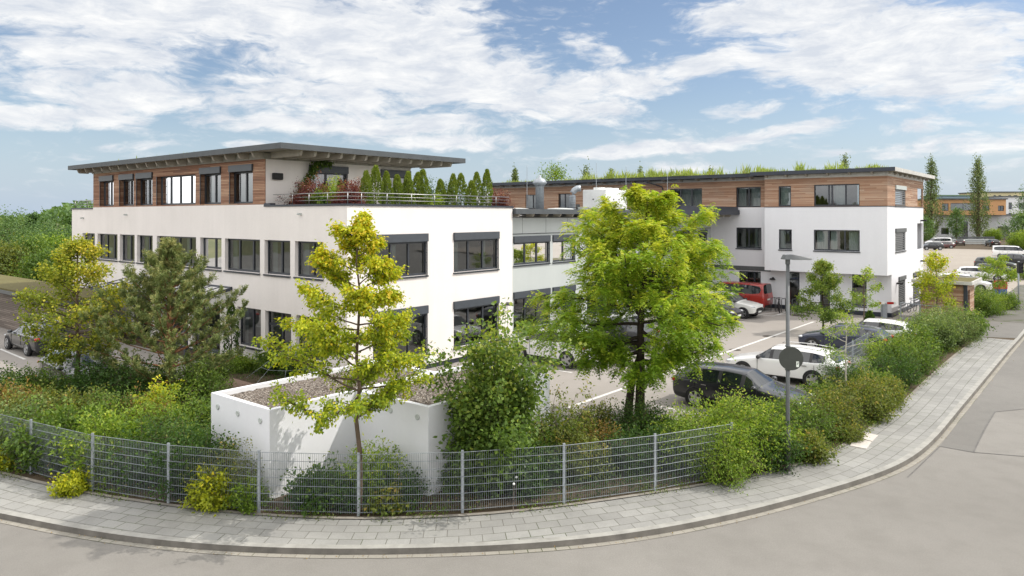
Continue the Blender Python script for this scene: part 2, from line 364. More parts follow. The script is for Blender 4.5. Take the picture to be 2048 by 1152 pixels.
def strip(name, la, lb, za, zb, m, kind='structure', rows=1, us=1.0):
    """a band between two polylines of equal count, UV in metres (along, across)"""
    me = bpy.data.meshes.new(name); n = len(la); v = []; uv = []; s = 0
    for i in range(n):
        if i: s += ((la[i] - la[i - 1]).length + (lb[i] - lb[i - 1]).length) / 2
        wd = (lb[i] - la[i]).length
        v += [(la[i].x, la[i].y, za), (lb[i].x, lb[i].y, zb)]; uv += [(s, 0), (s, wd)]
    f = [(2 * i, 2 * i + 1, 2 * i + 3, 2 * i + 2) for i in range(n - 1)]
    me.from_pydata(v, [], f); l = me.uv_layers.new(name='UVMap')
    for p in me.polygons:
        for li_ in p.loop_indices: l.data[li_].uv = uv[me.loops[li_].vertex_index]
    bm = bmesh.new(); bm.from_mesh(me)
    for q in bm.faces:
        if q.normal.z < -.01: q.normal_flip()
    bm.to_mesh(me); bm.free()
    me.materials.append(m); return tag(link(bpy.data.objects.new(name, me)), kind=kind)
def offset(line, d):
    out = []
    for i, p in enumerate(line):
        q = (line[min(i + 1, len(line) - 1)] - line[max(i - 1, 0)]).normalized(); out.append(p + Vector((q.y, -q.x)) * d)
    return out
ZR = -.12
sheet('ground', [(-1600, -200), (1600, -200), (1600, 2200), (-1600, 2200)], ZR - .03, M['far_ground'])
sheet('road', [(-130, -60), (160, -60), (260, 240), (-130, 40)], ZR, M['road'])
# the raised plot behind the kerb
plot = [p for p in kerb] + [W(-4.1, 330).xy, W(-140, 330).xy]
sheet('plot_ground', [(p[0], p[1]) for p in plot], 0.0, M['soil'])
# inner edge and kerb matched by the nearest point on the kerb, so the slab courses run square to it
ki = []
N = 170
inn = frac(inner, N)
j0 = 0
for p in inn:
    j = min(range(len(kerb)), key=lambda k: (kerb[k] - p).length_squared); a = kerb[j]; best = a
    for k in (j - 1, j):
        if 0 <= k < len(kerb) - 1:
            e = kerb[k + 1] - kerb[k]; s = max(0, min(1, (p - kerb[k]).dot(e) / e.length_squared)); c = kerb[k] + e * s
            if (c - p).length < (best - p).length: best = c
    ki.append(best)
kin = [b + (a - b).normalized() * .16 for a, b in zip(inn, ki)]
strip('pavement', inn, kin, .006, .006, M['paver'])
o1 = offset(kerb, 0)
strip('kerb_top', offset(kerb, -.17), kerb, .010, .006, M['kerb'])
M['kerb_face'] = plain('shade_toned_kerb_face', (.135, .125, .11), .95, 0, .3, 2.2)  # darker colour on the kerb front stands in for its shade
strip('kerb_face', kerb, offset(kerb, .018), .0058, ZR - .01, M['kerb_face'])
strip('gutter', offset(kerb, .018), offset(kerb, .178), ZR + .006, ZR + .008, M['gutter'])
strip('edging', offset(inn, -.07), offset(inn, .05), .03, .03, M['edging'])
# old asphalt patch on the right of the road
sheet('old_road_patch', [G(*p, ZR) for p in [(1880, 893), (1947, 905), (1990, 824), (2060, 817), (2400, 640), (2250, 560), (2090, 640), (2060, 664), (1995, 742), (1935, 815)]], ZR + .004, M['road_old'])
q_ = MB()
def seam(pts, wd):
    P = [Vector(G(*p, ZR)) for p in pts]
    for a, b in zip(P[:-1], P[1:]):
        d = (b - a).normalized(); n = Vector((-d.y, d.x)) * wd / 2; q_.face([(*(a + n), ZR + .009), (*(b + n), ZR + .009), (*(b - n), ZR + .009), (*(a - n), ZR + .009)])
seam([(1880, 893), (1947, 905), (2060, 914)], .045); seam([(1947, 905), (1968, 860), (1990, 824), (2060, 817)], .04); seam([(1815, 955), (1880, 893)], .03)
q_.build('road_seams', M['tar']); tag(bpy.data.objects['road_seams'], kind='structure')
# pale extra lane patch
# car parks
sheet('car_park', [W(*p).xy for p in [(-24.2, 18.6), (-24.2, 54.3), (-11.3, 54.3), (-11.3, 66), (-6.9, 66), (-6.9, 56.6), (-7.2, 48.6), (-8.2, 48.0), (-8.35, 22.0), (-12.4, 18.6)]], .006, M['lot'])
sheet('left_car_park', [W(*p).xy for p in [(-75, 8.9), (-31.5, 8.9), (-30.2, 10), (-30.2, 17.3), (-36, 17.3), (-75, 17.3)]], .006, M['lot'])
sheet('garden_path', [W(*p).xy for p in [(-30.2, 14.6), (-19.0, 14.6), (-19.0, 16.4), (-30.2, 16.4)]], .012, M['path'])
sheet('gravel_yard', [W(*p).xy for p in [(-11.3, 66.1), (-4.3, 66.1), (-4.3, 85), (8, 93), (60, 100), (60, 175), (-60, 175), (-60, 80), (-45, 66.1)]], .007, M['gravel_lot'])
sheet('driveway', [W(*p).xy for p in [(-7.3, 48.7), (-5.6, 48.9), (-4.0, 49.6), (-4.0, 56.7), (-7.0, 56.7)]], .011, M['road_old'])
pv = [GAB(1941, 643), GAB(2048, 647)]
sheet('far_pavement', [W(*p).xy for p in [(-6.9, 56.7), (-4.2, 56.7), (-4.2, 92), (-6.9, 88)]], .012, M['paver'])
# painted bay lines (structure of the car park)
lm = MB()
def line(p, q, wd=.12, z=.011):
    p = Vector(p); q = Vector(q); d = (q - p).normalized(); n = Vector((-d.y, d.x)) * wd / 2
    lm.face([(*(p + n), z), (*(q + n), z), (*(q - n), z), (*(p - n), z)])
for b in (23.7, 26.5, 29.3, 32.1, 34.9, 37.6, 40.4, 43.2): line(W(-12.7, b).xy, W(-8.6, b).xy)
for b in (21.0, 23.7, 26.4, 29.2, 32.0, 34.8, 37.6, 40.4, 43.2, 46.0, 49.0): line(W(-22.6, b).xy, W(-18.2, b).xy)
p0, p1 = W(-17.8, 50.0).xy, W(-17.8, 53.6).xy
line(p0, p1); line(W(-21.5, 50.0).xy, p0)
for k in range(5): line(W(-21.5 + k * .9, 50.1).xy, W(-20.6 + k * .9, 53.4).xy, .1)
line(W(-15.0, 21.5).xy, W(-14.8, 49).xy, .16)
line(G(0, 698), G(50, 719), .13); line(G(-60, 676), G(-20, 690), .13)
lm.build('bay_markings', M['line']); tag(bpy.data.objects['bay_markings'], kind='structure')
# ------------------------------------------------------------------ buildings
def PB(B0): return lambda s, o, z: (s, B0 - o, z)          # facade looking towards -B: (along, outwards, up)
def PA(A0): return lambda s, o, z: (A0 + o, s, z)          # facade looking towards +A
def facade(mb, P, s0, s1, z0, z1, ops, rev=.22, mat=0):
    old = mb.P; mb.P = P
    xs = sorted({s0, s1, *[v for o in ops for v in o[:2]]}); zs = sorted({z0, z1, *[v for o in ops for v in o[2:4]]})
    for i in range(len(xs) - 1):
        for j in range(len(zs) - 1):
            cx, cz = (xs[i] + xs[i + 1]) / 2, (zs[j] + zs[j + 1]) / 2
            if any(o[0] < cx < o[1] and o[2] < cz < o[3] for o in ops): continue
            mb.face([(xs[i], 0, zs[j]), (xs[i + 1], 0, zs[j]), (xs[i + 1], 0, zs[j + 1]), (xs[i], 0, zs[j + 1])], mat)
    for a, b, c, d in [o[:4] for o in ops]:
        for p, q in (((a, c), (b, c)), ((b, c), (b, d)), ((b, d), (a, d)), ((a, d), (a, c))):
            mb.face([(p[0], 0, p[1]), (q[0], 0, q[1]), (q[0], -rev, q[1]), (p[0], -rev, p[1])], mat)
    mb.P = old
def window(root, org, P, s0, s1, z0, z1, rev=.2, mull=(), box=0, boxm='anthra', sill=True, cur=None, blind=False, rail=None, trans=None, tilt=None, door=False, guide=0):
    """frame with mullions as the window; panes, sill, roller box, curtain as its sub-parts"""
    f = MB(P); w = .075; y0, y1 = -rev - .05, -rev + .03
    f.box(s0, s0 + w, y0, y1, z0, z1); f.box(s1 - w, s1, y0, y1, z0, z1)
    f.box(s0 + w, s1 - w, y0, y1, z1 - w, z1); f.box(s0 + w, s1 - w, y0, y1, z0, z0 + w * 1.3)
    for m in mull:
        x = s0 + (s1 - s0) * m; f.box(x - w * .62, x + w * .62, y0, y1 + .004, z0 + w * 1.3, z1 - w)
    if trans: f.box(s0 + w, s1 - w, y0, y1 - .004, trans - .05, trans + .05)
    fr = f.build('window', M['frame'], root, org)
    g = MB(P); g.face([(s0 + w, -rev - .01, z0 + w), (s1 - w, -rev - .01, z0 + w), (s1 - w, -rev - .01, z1 - w), (s0 + w, -rev - .01, z1 - w)])
    g.build('pane', M['glass'], fr, org)
    if sill:
        q = MB(P); q.box(s0 - .04, s1 + .04, -rev + .035, .06, z0 - .045, z0 - .012); q.box(s0 - .04, s1 + .04, .045, .062, z0 - .085, z0 - .046); q.build('sill', M['frame'], fr, org)
    if box:
        q = MB(P); q.box(s0 - .03, s1 + .03, -rev + .04, .085, z1, z1 + box); q.build('roller_box', M[boxm], fr, org, bevel=.012)
    if guide:
        q = MB(P)
        for x in ((s1 - .03,) if guide == 1 else (s0 + .03,)):
            q.box(x - .02, x + .02, .02, .05, z0, z1)
            for k in range(4): q.box(x - .1, x + .02, .018, .03, z0 + .12 + (z1 - z0 - .2) * k / 3, z0 + .15 + (z1 - z0 - .2) * k / 3)
        q.build('blind_guide', M['frame'], fr, org)
    if cur:
        q = MB(P)
        for c0, c1 in cur:
            n = max(4, int((c1 - c0) * (s1 - s0) / .07)); a, b = s0 + (s1 - s0) * c0, s0 + (s1 - s0) * c1
            for k in range(n):
                u0, u1 = a + (b - a) * k / n, a + (b - a) * (k + 1) / n; o0, o1 = -rev - .2 - .05 * (k % 2), -rev - .2 - .05 * ((k + 1) % 2)
                q.face([(u0, o0, z0 + .03), (u1, o1, z0 + .03), (u1, o1, z1 - .03), (u0, o0, z1 - .03)])
        q.build('curtain', M['curtain'], fr, org)
    if tilt is not None:
        q = MB(P); a, b = s0 + (s1 - s0) * tilt[0], s0 + (s1 - s0) * tilt[1]; h = z1 - w; l = z0 + w * 1.3; ti = -.22
        for u0, u1, k0, k1 in ((a, a + .06, 0, 1), (b - .06, b, 0, 1)):
            for e in (0, .05):
                q.face([(u0, -rev - .06 - e, l), (u1, -rev - .06 - e, l), (u1, -rev - .06 - e + ti, h), (u0, -rev - .06 - e + ti, h)])
        q.face([(a, -rev - .06 + ti, h), (b, -rev - .06 + ti, h), (b, -rev - .11 + ti, h - .05), (a, -rev - .11 + ti, h - .05)])
        q.build('tilted_sash', M['frame'], fr, org)
    if blind:
        q = MB(P); n = int((z1 - z0) / .13)
        for k in range(n):
            z = z0 + .04 + k * .13; q.box(s0 + .03, s1 - .03, -.06, -.005, z, z + .07)
        q.build('venetian_blind', M['blind'], fr, org)
    return fr
def interior(root, org, x0, x1, y0, y1, floors, thick=.14):
    q = MB()
    for z in floors: q.box(x0, x1, y0, y1, z - thick, z)
    q.build('floor_slab', M['interior'], root, org)

# ---- the main office building: street front b = 18.45, short front a = -23.66
zK = lambda K, Kg=545.: EYE * (1 - K / Kg)
AF, BF, AL, BE = -23.66, 18.45, -51.9, 28.94
main = empty('office_building', W(-38, 24, 0), -TH, 'white three storey office building with larch clad top floor and wide flat roof', 'office building')
mo = (-38, 24, 0)
LZ1, LZ0 = zK(87), zK(212.2); GZ1, GZ0 = zK(339), zK(486)
up = [(165, 189.6), (194.9, 235), (239.5, 269.2), (274, 305.3), (313.5, 392.1), (400.5, 443), (449.8, 520), (529, 580.4), (589.8, 646.6)]
upw = [(onB(a, BF), onB(b, BF), LZ0 + .05, LZ1) for a, b in up]
lo = [(474.5, 521.8), (530.3, 582.3), (592, 647)]
low = [(onB(a, BF), onB(b, BF), GZ0 + .05 if k != 1 else .12, GZ1) for k, (a, b) in enumerate(lo)]
ent = [(onB(262, BF), onB(300, BF), .12, 2.5), (onB(312, BF), onB(372, BF), .12, 2.5), (onB(384, BF), onB(440, BF), .12, 2.5), (onB(172, BF), onB(205, BF), .8, 2.5)]
wb = MB()
facade(wb, PB(BF), AL, AF, .22, 7.3, upw + low + ent, .2)
Kr = 425.
zr = lambda K: EYE * (1 - K / Kr)
R1 = (zr(166.9) + .05, zr(49.2) - .36); R0 = (.72, zr(247.8) - .36)
rw = [(onA(746, AF), onA(854.2, AF)), (onA(907.4, AF), onA(996.5, AF))]
rops = [(a, b, z[0], z[1]) for a, b in rw for z in (R1, R0)]
facade(wb, PA(AF), BF, BE, .22, 7.3, rops, .12)
facade(wb, PB(BE), AF, AL, .22, 7.3, [], .1)
facade(wb, PA(AL), BE, BF, .22, 7.3, [], .1)
wb.build('wall', M['white'], main, mo)
q = MB(); q.box(AL + .05, AF - .05, BF + .05, BE - .05, -.05, .218); q.build('plinth', M['navy'], main, mo)
# roof terrace slab and the raised white band under the timber storey
PA0, PA1, PB1 = -48.6, -29.6, 27.4      # penthouse a-range, far b
q = MB(); q.box(AL + .3, AF - .3, BF + .3, BE - .3, 6.52, 6.62); q.build('terrace_floor', M['flat_roof'], main, mo)
q = MB(); q.box(PA0, PA1, BF - .002, BF + .28, 7.3, 7.40); q.box(PA0, PA1, BF + .28, BF + .3, 6.62, 7.4); q.build('upstand', M['white'], main, mo)
q = MB()
q.box(PA1 + .01, AF + .05, BF - .05, BF + .3, 7.3, 7.385); q.box(AF - .3, AF + .05, BF + .3, BE + .05, 7.3, 7.385); q.box(AL - .05, PA0 - .01, BF - .05, BF + .3, 7.3, 7.385)
q.box(AL - .05, AL + .3, BF + .3, BE + .05, 7.3, 7.385); q.box(AL + .3, AF - .3, BE - .3, BE + .05, 7.3, 7.385); q.box(PA1 + .012, PA1 + .5, BF - .04, BF + .24, 7.387, 7.46)
q.build('coping', M['navy'], main, mo)
# penthouse
pw = [(199.4, 225.9), (238.5, 266.5), (272.4, 304.1), (313, 389.7), (400, 440.6), (458.7, 504.5)]
pops = []
for k, (a, b) in enumerate(pw): pops.append((onB(a, BF), onB(b, BF), 7.46, 8.97 if k != 3 else 9.02))
pq = MB(); facade(pq, PB(BF + .03), PA0, PA1, 7.4, 9.47, pops, .26); facade(pq, PA(PA0), PB1, BF + .03, 7.4, 9.47, [], .1)
pq.build('timber_wall', M['wood'], main, mo)
p2 = [(onA(618.4, PA1), onA(694.7, PA1), 7.2, 8.99), (onA(762, PA1), onA(820, PA1), 6.75, 8.99)]
pq = MB(); facade(pq, PA(PA1), BF + .03, PB1, 6.62, 9.47, p2, .12); facade(pq, PB(PB1), PA1, PA0, 6.62, 9.47, [], .1); pq.build('penthouse_wall', M['white'], main, mo)
q = MB(); q.box(PA1 - .06, PA1 + .004, BF + .022, BF + .06, 7.4, 9.47); q.build('corner_board', M['wood'], main, mo)
for k, o in enumerate(pops):
    window(main, mo, PB(BF + .03), *o, rev=.24, mull={3: (.27, .52, .8)}.get(k, (.55,)), box=0 if k == 3 else .32, sill=False,
           cur={3: ((.08, .95),), 4: ((.12, .95),), 5: ((.12, .95),)}.get(k), guide=2, tilt=(.8, .98) if k == 3 else None)
for k, o in enumerate(p2): window(main, mo, PA(PA1), *o, rev=.1, mull=(.45,) if k == 0 else (.5,), box=.34, sill=False, guide=1, cur=((.0, .4),) if k == 0 else None)
interior(main, mo, PA0 + .35, PA1 - .2, BF + .4, PB1 - .2, (7.4, 9.46))
interior(main, mo, AL + .3, AF - .3, BF + .35, BE - .3, (.1, 3.3))
q = MB()
for z0, z1 in ((.1, 3.16), (3.3, 6.5)): q.box(AL + .3, AF - 5, BF + 4.2, BF + 4.35, z0, z1); q.box(AF - 4.4, AF - 4.25, BF + 4.4, BE - .3, z0, z1)
q.box(PA0 + .4, PA1 - .3, BF + 3.6, BF + 3.7, 7.4, 9.3)
q.build('partition', M['interior'], main, mo)
# roof: deck with edge fascia, boarding below and a comb of rafters
def flat_roof(root, org, a0, a1, b0, b1, zb, zt, fm, wall, rb=(), ra=(), rh=.26, soff='soffit', side=None, raf='rafter', rw=.12, wallz=None):
    q = MB(); q.box(a0, a1, b0, b0 + .06, zb, zt); q.box(a0, a1, b1 - .06, b1, zb, zt); q.box(a0, a0 + .06, b0 + .06, b1 - .06, zb, zt)
    if side is None: q.box(a1 - .06, a1, b0 + .06, b1 - .06, zb, zt)
    q.box(a0 + .06, a1 - .06, b0 + .06, b1 - .06, zt - .06, zt - .03)
    q.build('roof_edge', M[fm], root, org)
    if side is not None:
        q = MB(); q.box(a1 - .06, a1 + .003, b0 + .06, b1 - .06, zb, zt); q.build('side_edge', M[side], root, org)
    q = MB(); q.box(a0 + .07, a1 - .07, b0 + .07, b1 - .07, zb + .05, zb + .09); q.build('soffit', M[soff], root, org)
    zr0, zr1 = zb + .05 - rh, zb + .048
    for s in rb:                                    # rafters showing along the -B edge
        q = MB(); c = b0 + .3
        pr = [(c, zr1), (c + .1, zr0 + .04), (c + .16, zr0), (wall[2] + .05, zr0), (wall[2] + .05, zr1)]
        for x in (s - rw / 2, s + rw / 2): q.face([(x, y, z) for y, z in pr])
        for k in range(len(pr)):
            y, z = pr[k]; y2, z2 = pr[(k + 1) % len(pr)]; q.face([(s - rw / 2, y, z), (s + rw / 2, y, z), (s + rw / 2, y2, z2), (s - rw / 2, y2, z2)])
        q.build('rafter', M[raf], root, org)
    for s in ra:                                    # along the +A edge
        q = MB(); c = a1 - .3
        pr = [(c, zr1), (c - .1, zr0 + .04), (c - .16, zr0), (wall[1] - .05, zr0), (wall[1] - .05, zr1)]
        for y in (s - rw / 2, s + rw / 2): q.face([(x, y, z) for x, z in pr])
        for k in range(len(pr)):
            x, z = pr[k]; x2, z2 = pr[(k + 1) % len(pr)]; q.face([(x, s - rw / 2, z), (x, s + rw / 2, z), (x2, s + rw / 2, z2), (x2, s - rw / 2, z2)])
        q.build('rafter', M[raf], root, org)
RB0, RA1, RA0, RB1 = 17.53, -26.9, -49.96, 28.9
flat_roof(main, mo, RA0, RA1, RB0, RB1, 9.73, 9.98, 'fascia', (PA0, PA1, BF, PB1), [PA0 - .8 + k * 1.16 for k in range(19)][:-1], [BF + .35 + k * .72 for k in range(14)], rh=.27)
q = MB(); q.box(PA0 - .02, PA1 + .03, BF - .05, BF + .05, 9.47, 9.74); q.box(PA1 - .06, PA1 + .05, BF + .05, PB1, 9.47, 9.74); q.build('wall_plate', M['soffit'], main, mo)
q = MB(); q.box(RA0 + .3, RA1 - .3, RB0 + .3, RB1 - .3, 9.951, 9.965); q.build('roof_substrate', M['green_roof'], main, mo)
# windows of the two lower storeys
MU = {0: (.5,), 1: (.36, .7), 2: (.55,), 3: (.6,), 4: (.3, .52, .78), 5: (.58,), 6: (.34, .73), 7: (.56,), 8: (.55,)}
for k, o in enumerate(upw):
    window(main, mo, PB(BF), *o, rev=.2, mull=MU[k], cur={2: ((0, .2),), 3: ((0, .25),), 4: ((0, .12), (.6, .68)), 5: ((.0, .3),), 6: ((0, .12),), 7: ((0, .18),), 8: ((0, .2),), 0: ((.1, .4),)}.get(k), tilt=(.05, .55) if k == 5 else None)
q = MB(PB(BF)); s0, s1 = upw[1][:2]
for a, b in ((.08, .24), (.4, .58), (.8, .97)): q.box(s0 + (s1 - s0) * a, s0 + (s1 - s0) * b, -.232, -.226, LZ0 + .42, LZ0 + .78)
q.build('notice', M['paper'], main, mo)
for k, o in enumerate(low): window(main, mo, PB(BF), *o, rev=.2, mull=(.55,), sill=(k != 1), trans=2.0 if k == 1 else None, cur=((0, .15),) if k != 1 else None)
for k, o in enumerate(ent): window(main, mo, PB(BF), *o, rev=.2, mull=(.5,), sill=False, trans=2.05)
for k, o in enumerate(rops):
    window(main, mo, PA(AF), *o, rev=.1, mull=(.33, .66), box=.36, guide=1, cur=(((.0, .2), (.7, .8)) if k == 2 else ((.38, .5),) if k == 0 else None), tilt=(.68, .97) if k == 2 else None)
# the door canopy on its brackets
c0, c1 = onB(268, BF), onB(465, BF)
q = MB(PB(BF)); zf, zb_ = 2.98, 3.42; out = 2.3
q.box(c0, c1, out - .1, out, zf - .12, zf + .02); q.box(c0, c1, .01, .1, zb_ - .1, zb_ + .08)
n = 13
for k in range(n):
    x = c0 + (c1 - c0) * k / (n - 1)
    for e in (0,): q.face([(x - .035, .1, zb_ + .05), (x + .035, .1, zb_ + .05), (x + .035, out - .05, zf + .05), (x - .035, out - .05, zf + .05)]); q.face([(x - .035, .1, zb_ + .05), (x - .035, out - .05, zf + .05), (x - .035, out - .05, zf - .1), (x - .035, .1, zb_ - .1)]); q.face([(x + .035, .1, zb_ + .05), (x + .035, out - .05, zf + .05), (x + .035, out - .05, zf - .1), (x + .035, .1, zb_ - .1)])
for x in (c0 + .5, c1 - .5): q.box(x - .07, x + .07, out - .35, out - .21, 0.0, zf - .12)
cn = q.build('canopy', M['navy'], main, mo)
q = MB(PB(BF)); q.face([(c0, .1, zb_ + .035), (c1, .1, zb_ + .035), (c1, out - .08, zf + .03), (c0, out - .08, zf + .03)]); q.build('canopy_glass', M['glass_pale'], cn, mo)
# small fittings on the walls
q = MB(PA(PA1)); s = onA(553, PA1); q.box(s - .25, s + .25, .003, .18, 8.55, 8.85); q.build('wall_speaker', M['black'], main, mo, bevel=.02)
q = MB(PA(AF)); s = onA(1013, AF); q.lathe([(.09, .02), (.09, .32)], 12, (s, 0, 2.42), 'y'); q.build('wall_lamp', M['galv_dark'], main, mo)
q = MB(PA(AF)); s = onA(1001, AF); q.box(s - .04, s + .04, .003, .05, .62, .95); q.build('door_intercom', M['galv_dark'], main, mo)
q = MB(PA(AF)); s0, s1 = onA(853, AF), onA(872, AF); q.box(s0, s1, .003, .012, .27, .52); q.build('wall_plate_sign', M['paper'], main, mo)
for px, z in ((254, 6.9), (167, 6.7), (602, 6.92), (461, 2.75)):
    q = MB(PB(BF)); s = onB(px, BF); q.box(s - .05, s + .05, .003, .16, z, z + .09); q.box(s - .02, s + .02, .16, .2, z + .02, z + .06); q.build('overflow_spout', M['box_pale'], main, mo)
# terrace railing
def rail_line(root, org, pts, posts, z0=7.385, zt=7.84, n=3, name='railing'):
    q = MB()
    for k in range(n):
        z = zt - k * .15
        q.tube([(p[0], p[1], z) for p in pts], .02 if k == 0 else .011, 6)
    r = q.build(name, M['steel'], root, org, True)
    for p in posts:
        q = MB(); q.tube([(p[0], p[1], z0), (p[0], p[1], zt)], .018, 6); q.build('railing_post', M['steel'], r, org, True)
br = BF + .14; ar = AF - .14
rail_line(main, mo, [(onB(547, br), br), (ar, br), (ar, BE - .1)], [(onB(p, br), br) for p in (585, 618, 655)] + [(ar, br)] + [(ar, onA(p, ar)) for p in (723, 774, 823, 869, 913, 954, 992)])
rail_line(main, mo, [(PA0 - .15, br), (AL + .15, br), (AL + .15, BE - .3)], [(AL + .15, br), (PA0 - 1.2, br), (PA0 - .2, br)], name='railing')

# ---- pale grey link building
LA, LB0, LB1 = -24.25, 29.0, 54.4
lk_ = empty('link_building', W(-33, 42, 0), -TH, 'pale grey two storey link building between the white office and the long wing', 'office building')
lo_ = (-33, 42, 0)
lw1 = [(1027, 1098.8), (1105.4, 1149.6), (1174, 1233), (1245, 1285), (1300, 1340), (1352, 1385), (1396, 1413)]
k1, k0 = (4.27, 5.45), (.85, 2.5)
lops = []
for a, b in lw1:
    s0, s1 = max(onA(a, LA), LB0 + .02), onA(b, LA)
    lops += [(s0, s1, *k1), (s0, s1, *k0)]
q = MB(); facade(q, PA(LA), LB0, LB1, .25, 6.78, lops, .12); q.build('wall', M['link_grey'], lk_, lo_)
q = MB(); q.box(LA - .3, LA - .03, LB0, LB1, -.05, .249); q.build('plinth', M['navy'], lk_, lo_)
q = MB(PA(LA)); q.box(LB0, LB1, .002, .02, 5.9, 5.945)
for k in range(11): q.box(LB0 + 2.1 * k + 1.5, LB0 + 2.1 * k + 1.515, .001, .006, 5.95, 6.78)
q.build('wall_joint', M['galv_dark'], lk_, lo_)
for k, o in enumerate(lops): window(lk_, lo_, PA(LA), *o, rev=.1, mull=(.33, .66) if (o[1] - o[0]) > 2.2 else (.5,), box=.35, guide=1, cur=((.1, .3),) if k % 3 == 0 else None)
interior(lk_, lo_, LA - 14, LA - .25, LB0 + .1, LB1 - .1, (.1, 3.3, 6.75))
q = MB(); q.box(LA - 4.2, LA - 4.1, LB0, LB1, .1, 6.6); q.build('partition', M['interior'], lk_, lo_)
q = MB(); q.box(-50, LA, LB1 - .06, LB1 - .02, 0, 6.75); q.build('back_wall', M['link_grey'], lk_, lo_)
flat_roof(lk_, lo_, -47, -23.45, 29.0, 44.5, 6.98, 7.25, 'fascia', (-47, LA, 29.0, 44.5), (), [29.7 + 1.24 * k for k in range(12)], rh=.2)
q = MB(); q.box(-46.9, -23.6, 29.1, 44.4, 7.2, 7.215); q.build('roof_sheet', M['flat_roof'], lk_, lo_)
flat_roof(lk_, lo_, -47, -21.9, 44.5, 54.36, 6.96, 7.32, 'navy', (-47, LA, 44.5, 54), (), [45.1 + 1.2 * k for k in range(8)], rh=.22)
q = MB(); q.box(-22.4, -22.0, 44.56, 54.3, 7.32, 7.56); q.build('roof_upstand', M['navy'], lk_, lo_)
for px, s in ((1032, .8), (1120, .9)):
    a, b = AB(U(px) * 44, 44); q = MB(); q.lathe([(s, 7.2), (s, 7.26), (s * .8, 7.33), (s * .3, 7.36)], 14, (a, b, 0)); q.build('skylight', M['curtain'], lk_, lo_, True)

# ---- the long wing with its timber top floor and the projecting end block
WF_, WB0, WA1, WE = 54.4, 53.2, -11.35, 65.3
wing = empty('wing_building', W(-20, 60, 0), -TH, 'long office wing with larch top floor and white end block jutting over the parking', 'office building')
wo_ = (-20, 60, 0)
BL = -19.55
zf = lambda K, d: EYE - K * d / F
q = MB()
ops_u = [(onB(a, WB0), onB(b, WB0), 4.45, 5.9) for a, b in ((1557.6, 1583.7), (1627.6, 1719.5))]
facade(q, PB(WB0), BL, WA1, 2.9, 7.52, ops_u, .1)
facade(q, PA(WA1), WB0, WE, 2.9, 7.52, [(onA(1790.5, WA1), onA(1811, WA1), 4.4, 6.0), (onA(1834.5, WA1), onA(1845.5, WA1), 4.3, 6.3)], .12)
q.face([(BL, WB0, 2.9), (BL, WF_, 2.9), (BL, WF_, 7.52), (BL, WB0, 7.52)])
q.face([(BL, WB0, 2.9), (WA1, WB0, 2.9), (WA1, WF_, 2.9), (BL, WF_, 2.9)])
g_ops = [(onB(1576, WF_), onB(1599, WF_), .3, 2.75), (onB(1704, WF_), onB(1733, WF_), .62, 2.85), (onB(1640, WF_), onB(1660, WF_), .1, 2.5)]
facade(q, PB(WF_), BL - .01, WA1, .3, 2.9, g_ops, .1)
sg = [(onA(1797, WA1), onA(1810.5, WA1), .55, 2.6), (onA(1826, WA1), onA(1839, WA1), .55, 2.6)]
facade(q, PA(WA1), WF_, WE, .3, 2.9, sg, .1)
s_ops = [(onB(1472.5, WF_), onB(1522.8, WF_), 4.4, 5.98), (onB(1398, WF_), onB(1413, WF_), 4.4, 5.9)]
facade(q, PB(WF_), LA + .004, BL, 3.05, 7.52, s_ops, .12)
facade(q, PB(WF_), LA + .004, BL, .3, 2.72, [(onB(1478, WF_), onB(1521.5, WF_), .4, 2.66)], .12)
facade(q, PB(WE), WA1, -50, .3, 7.5, [], .1); facade(q, PA(-50), WE, WF_, .3, 9.5, [], .1)
q.build('wall', M['wing_white'], wing, wo_)
q = MB(); q.box(LA, BL, WF_ - .05, WF_ + .1, 2.72, 3.05); q.build('band_course', M['galv_dark'], wing, wo_)
q = MB(); q.box(BL, WA1 + .006, WF_ - .006, WF_ + .3, -.05, .299); q.box(WA1 - .3, WA1 + .006, WF_ + .3, WE, -.05, .299); q.build('plinth', M['navy'], wing, wo_)
# timber storey
t_ops = [(onB(a, WF_), onB(b, WF_), 7.53, zz) for a, b, zz in ((1051, 1075.5, 8.88), (1116.5, 1140.5, 8.9), (1278, 1298, 8.95), (1337, 1404, 9.08), (1472, 1521.5, 9.08))]
q = MB(); facade(q, PB(WF_), -47, BL, 7.52, 9.56, t_ops, .2)
b_ops = [(onB(1557, WB0), onB(1582, WB0), 7.56, 9.03), (onB(1628, WB0), onB(1719, WB0), 7.56, 9.06)]
facade(q, PB(WB0), BL, WA1, 7.52, 9.55, b_ops, .12); q.face([(BL, WB0, 7.52), (BL, WF_, 7.52), (BL, WF_, 9.55), (BL, WB0, 9.55)])
q.build('timber_wall', M['wood_pale'], wing, wo_)
q = MB(); ts = [(onA(1790.5, WA1), onA(1811, WA1), 7.6, 9.0), (onA(1835, WA1), onA(1845.5, WA1), 7.6, 9.0)]
facade(q, PA(WA1), WB0, WE, 7.52, 9.55, ts, .12); q.build('side_timber_wall', M['wood_pale'], wing, wo_)
q = MB(); q.box(BL - .02, WA1 + .03, WB0 - .03, WB0 + .1, 7.5, 7.545); q.box(WA1 - .1, WA1 + .03, WB0 + .1, WE, 7.5, 7.545); q.build('drip_edge', M['navy'], wing, wo_)
MUW = {0: (.55,), 1: (.5,), 2: (.5,), 3: (.34, .68), 4: (.5,)}
for k, o in enumerate(t_ops): window(wing, wo_, PB(WF_), *o, rev=.18, mull=MUW[k], sill=False, cur={0: ((.2, .6),), 3: ((.3, .98),), 4: ((.05, .35), (.55, .9))}.get(k))
for k, o in enumerate(b_ops): window(wing, wo_, PB(WB0), *o, rev=.1, mull=() if k == 0 else (.33, .4, .7), sill=False, cur=((.1, .95),) if k == 0 else ((.42, .68),))
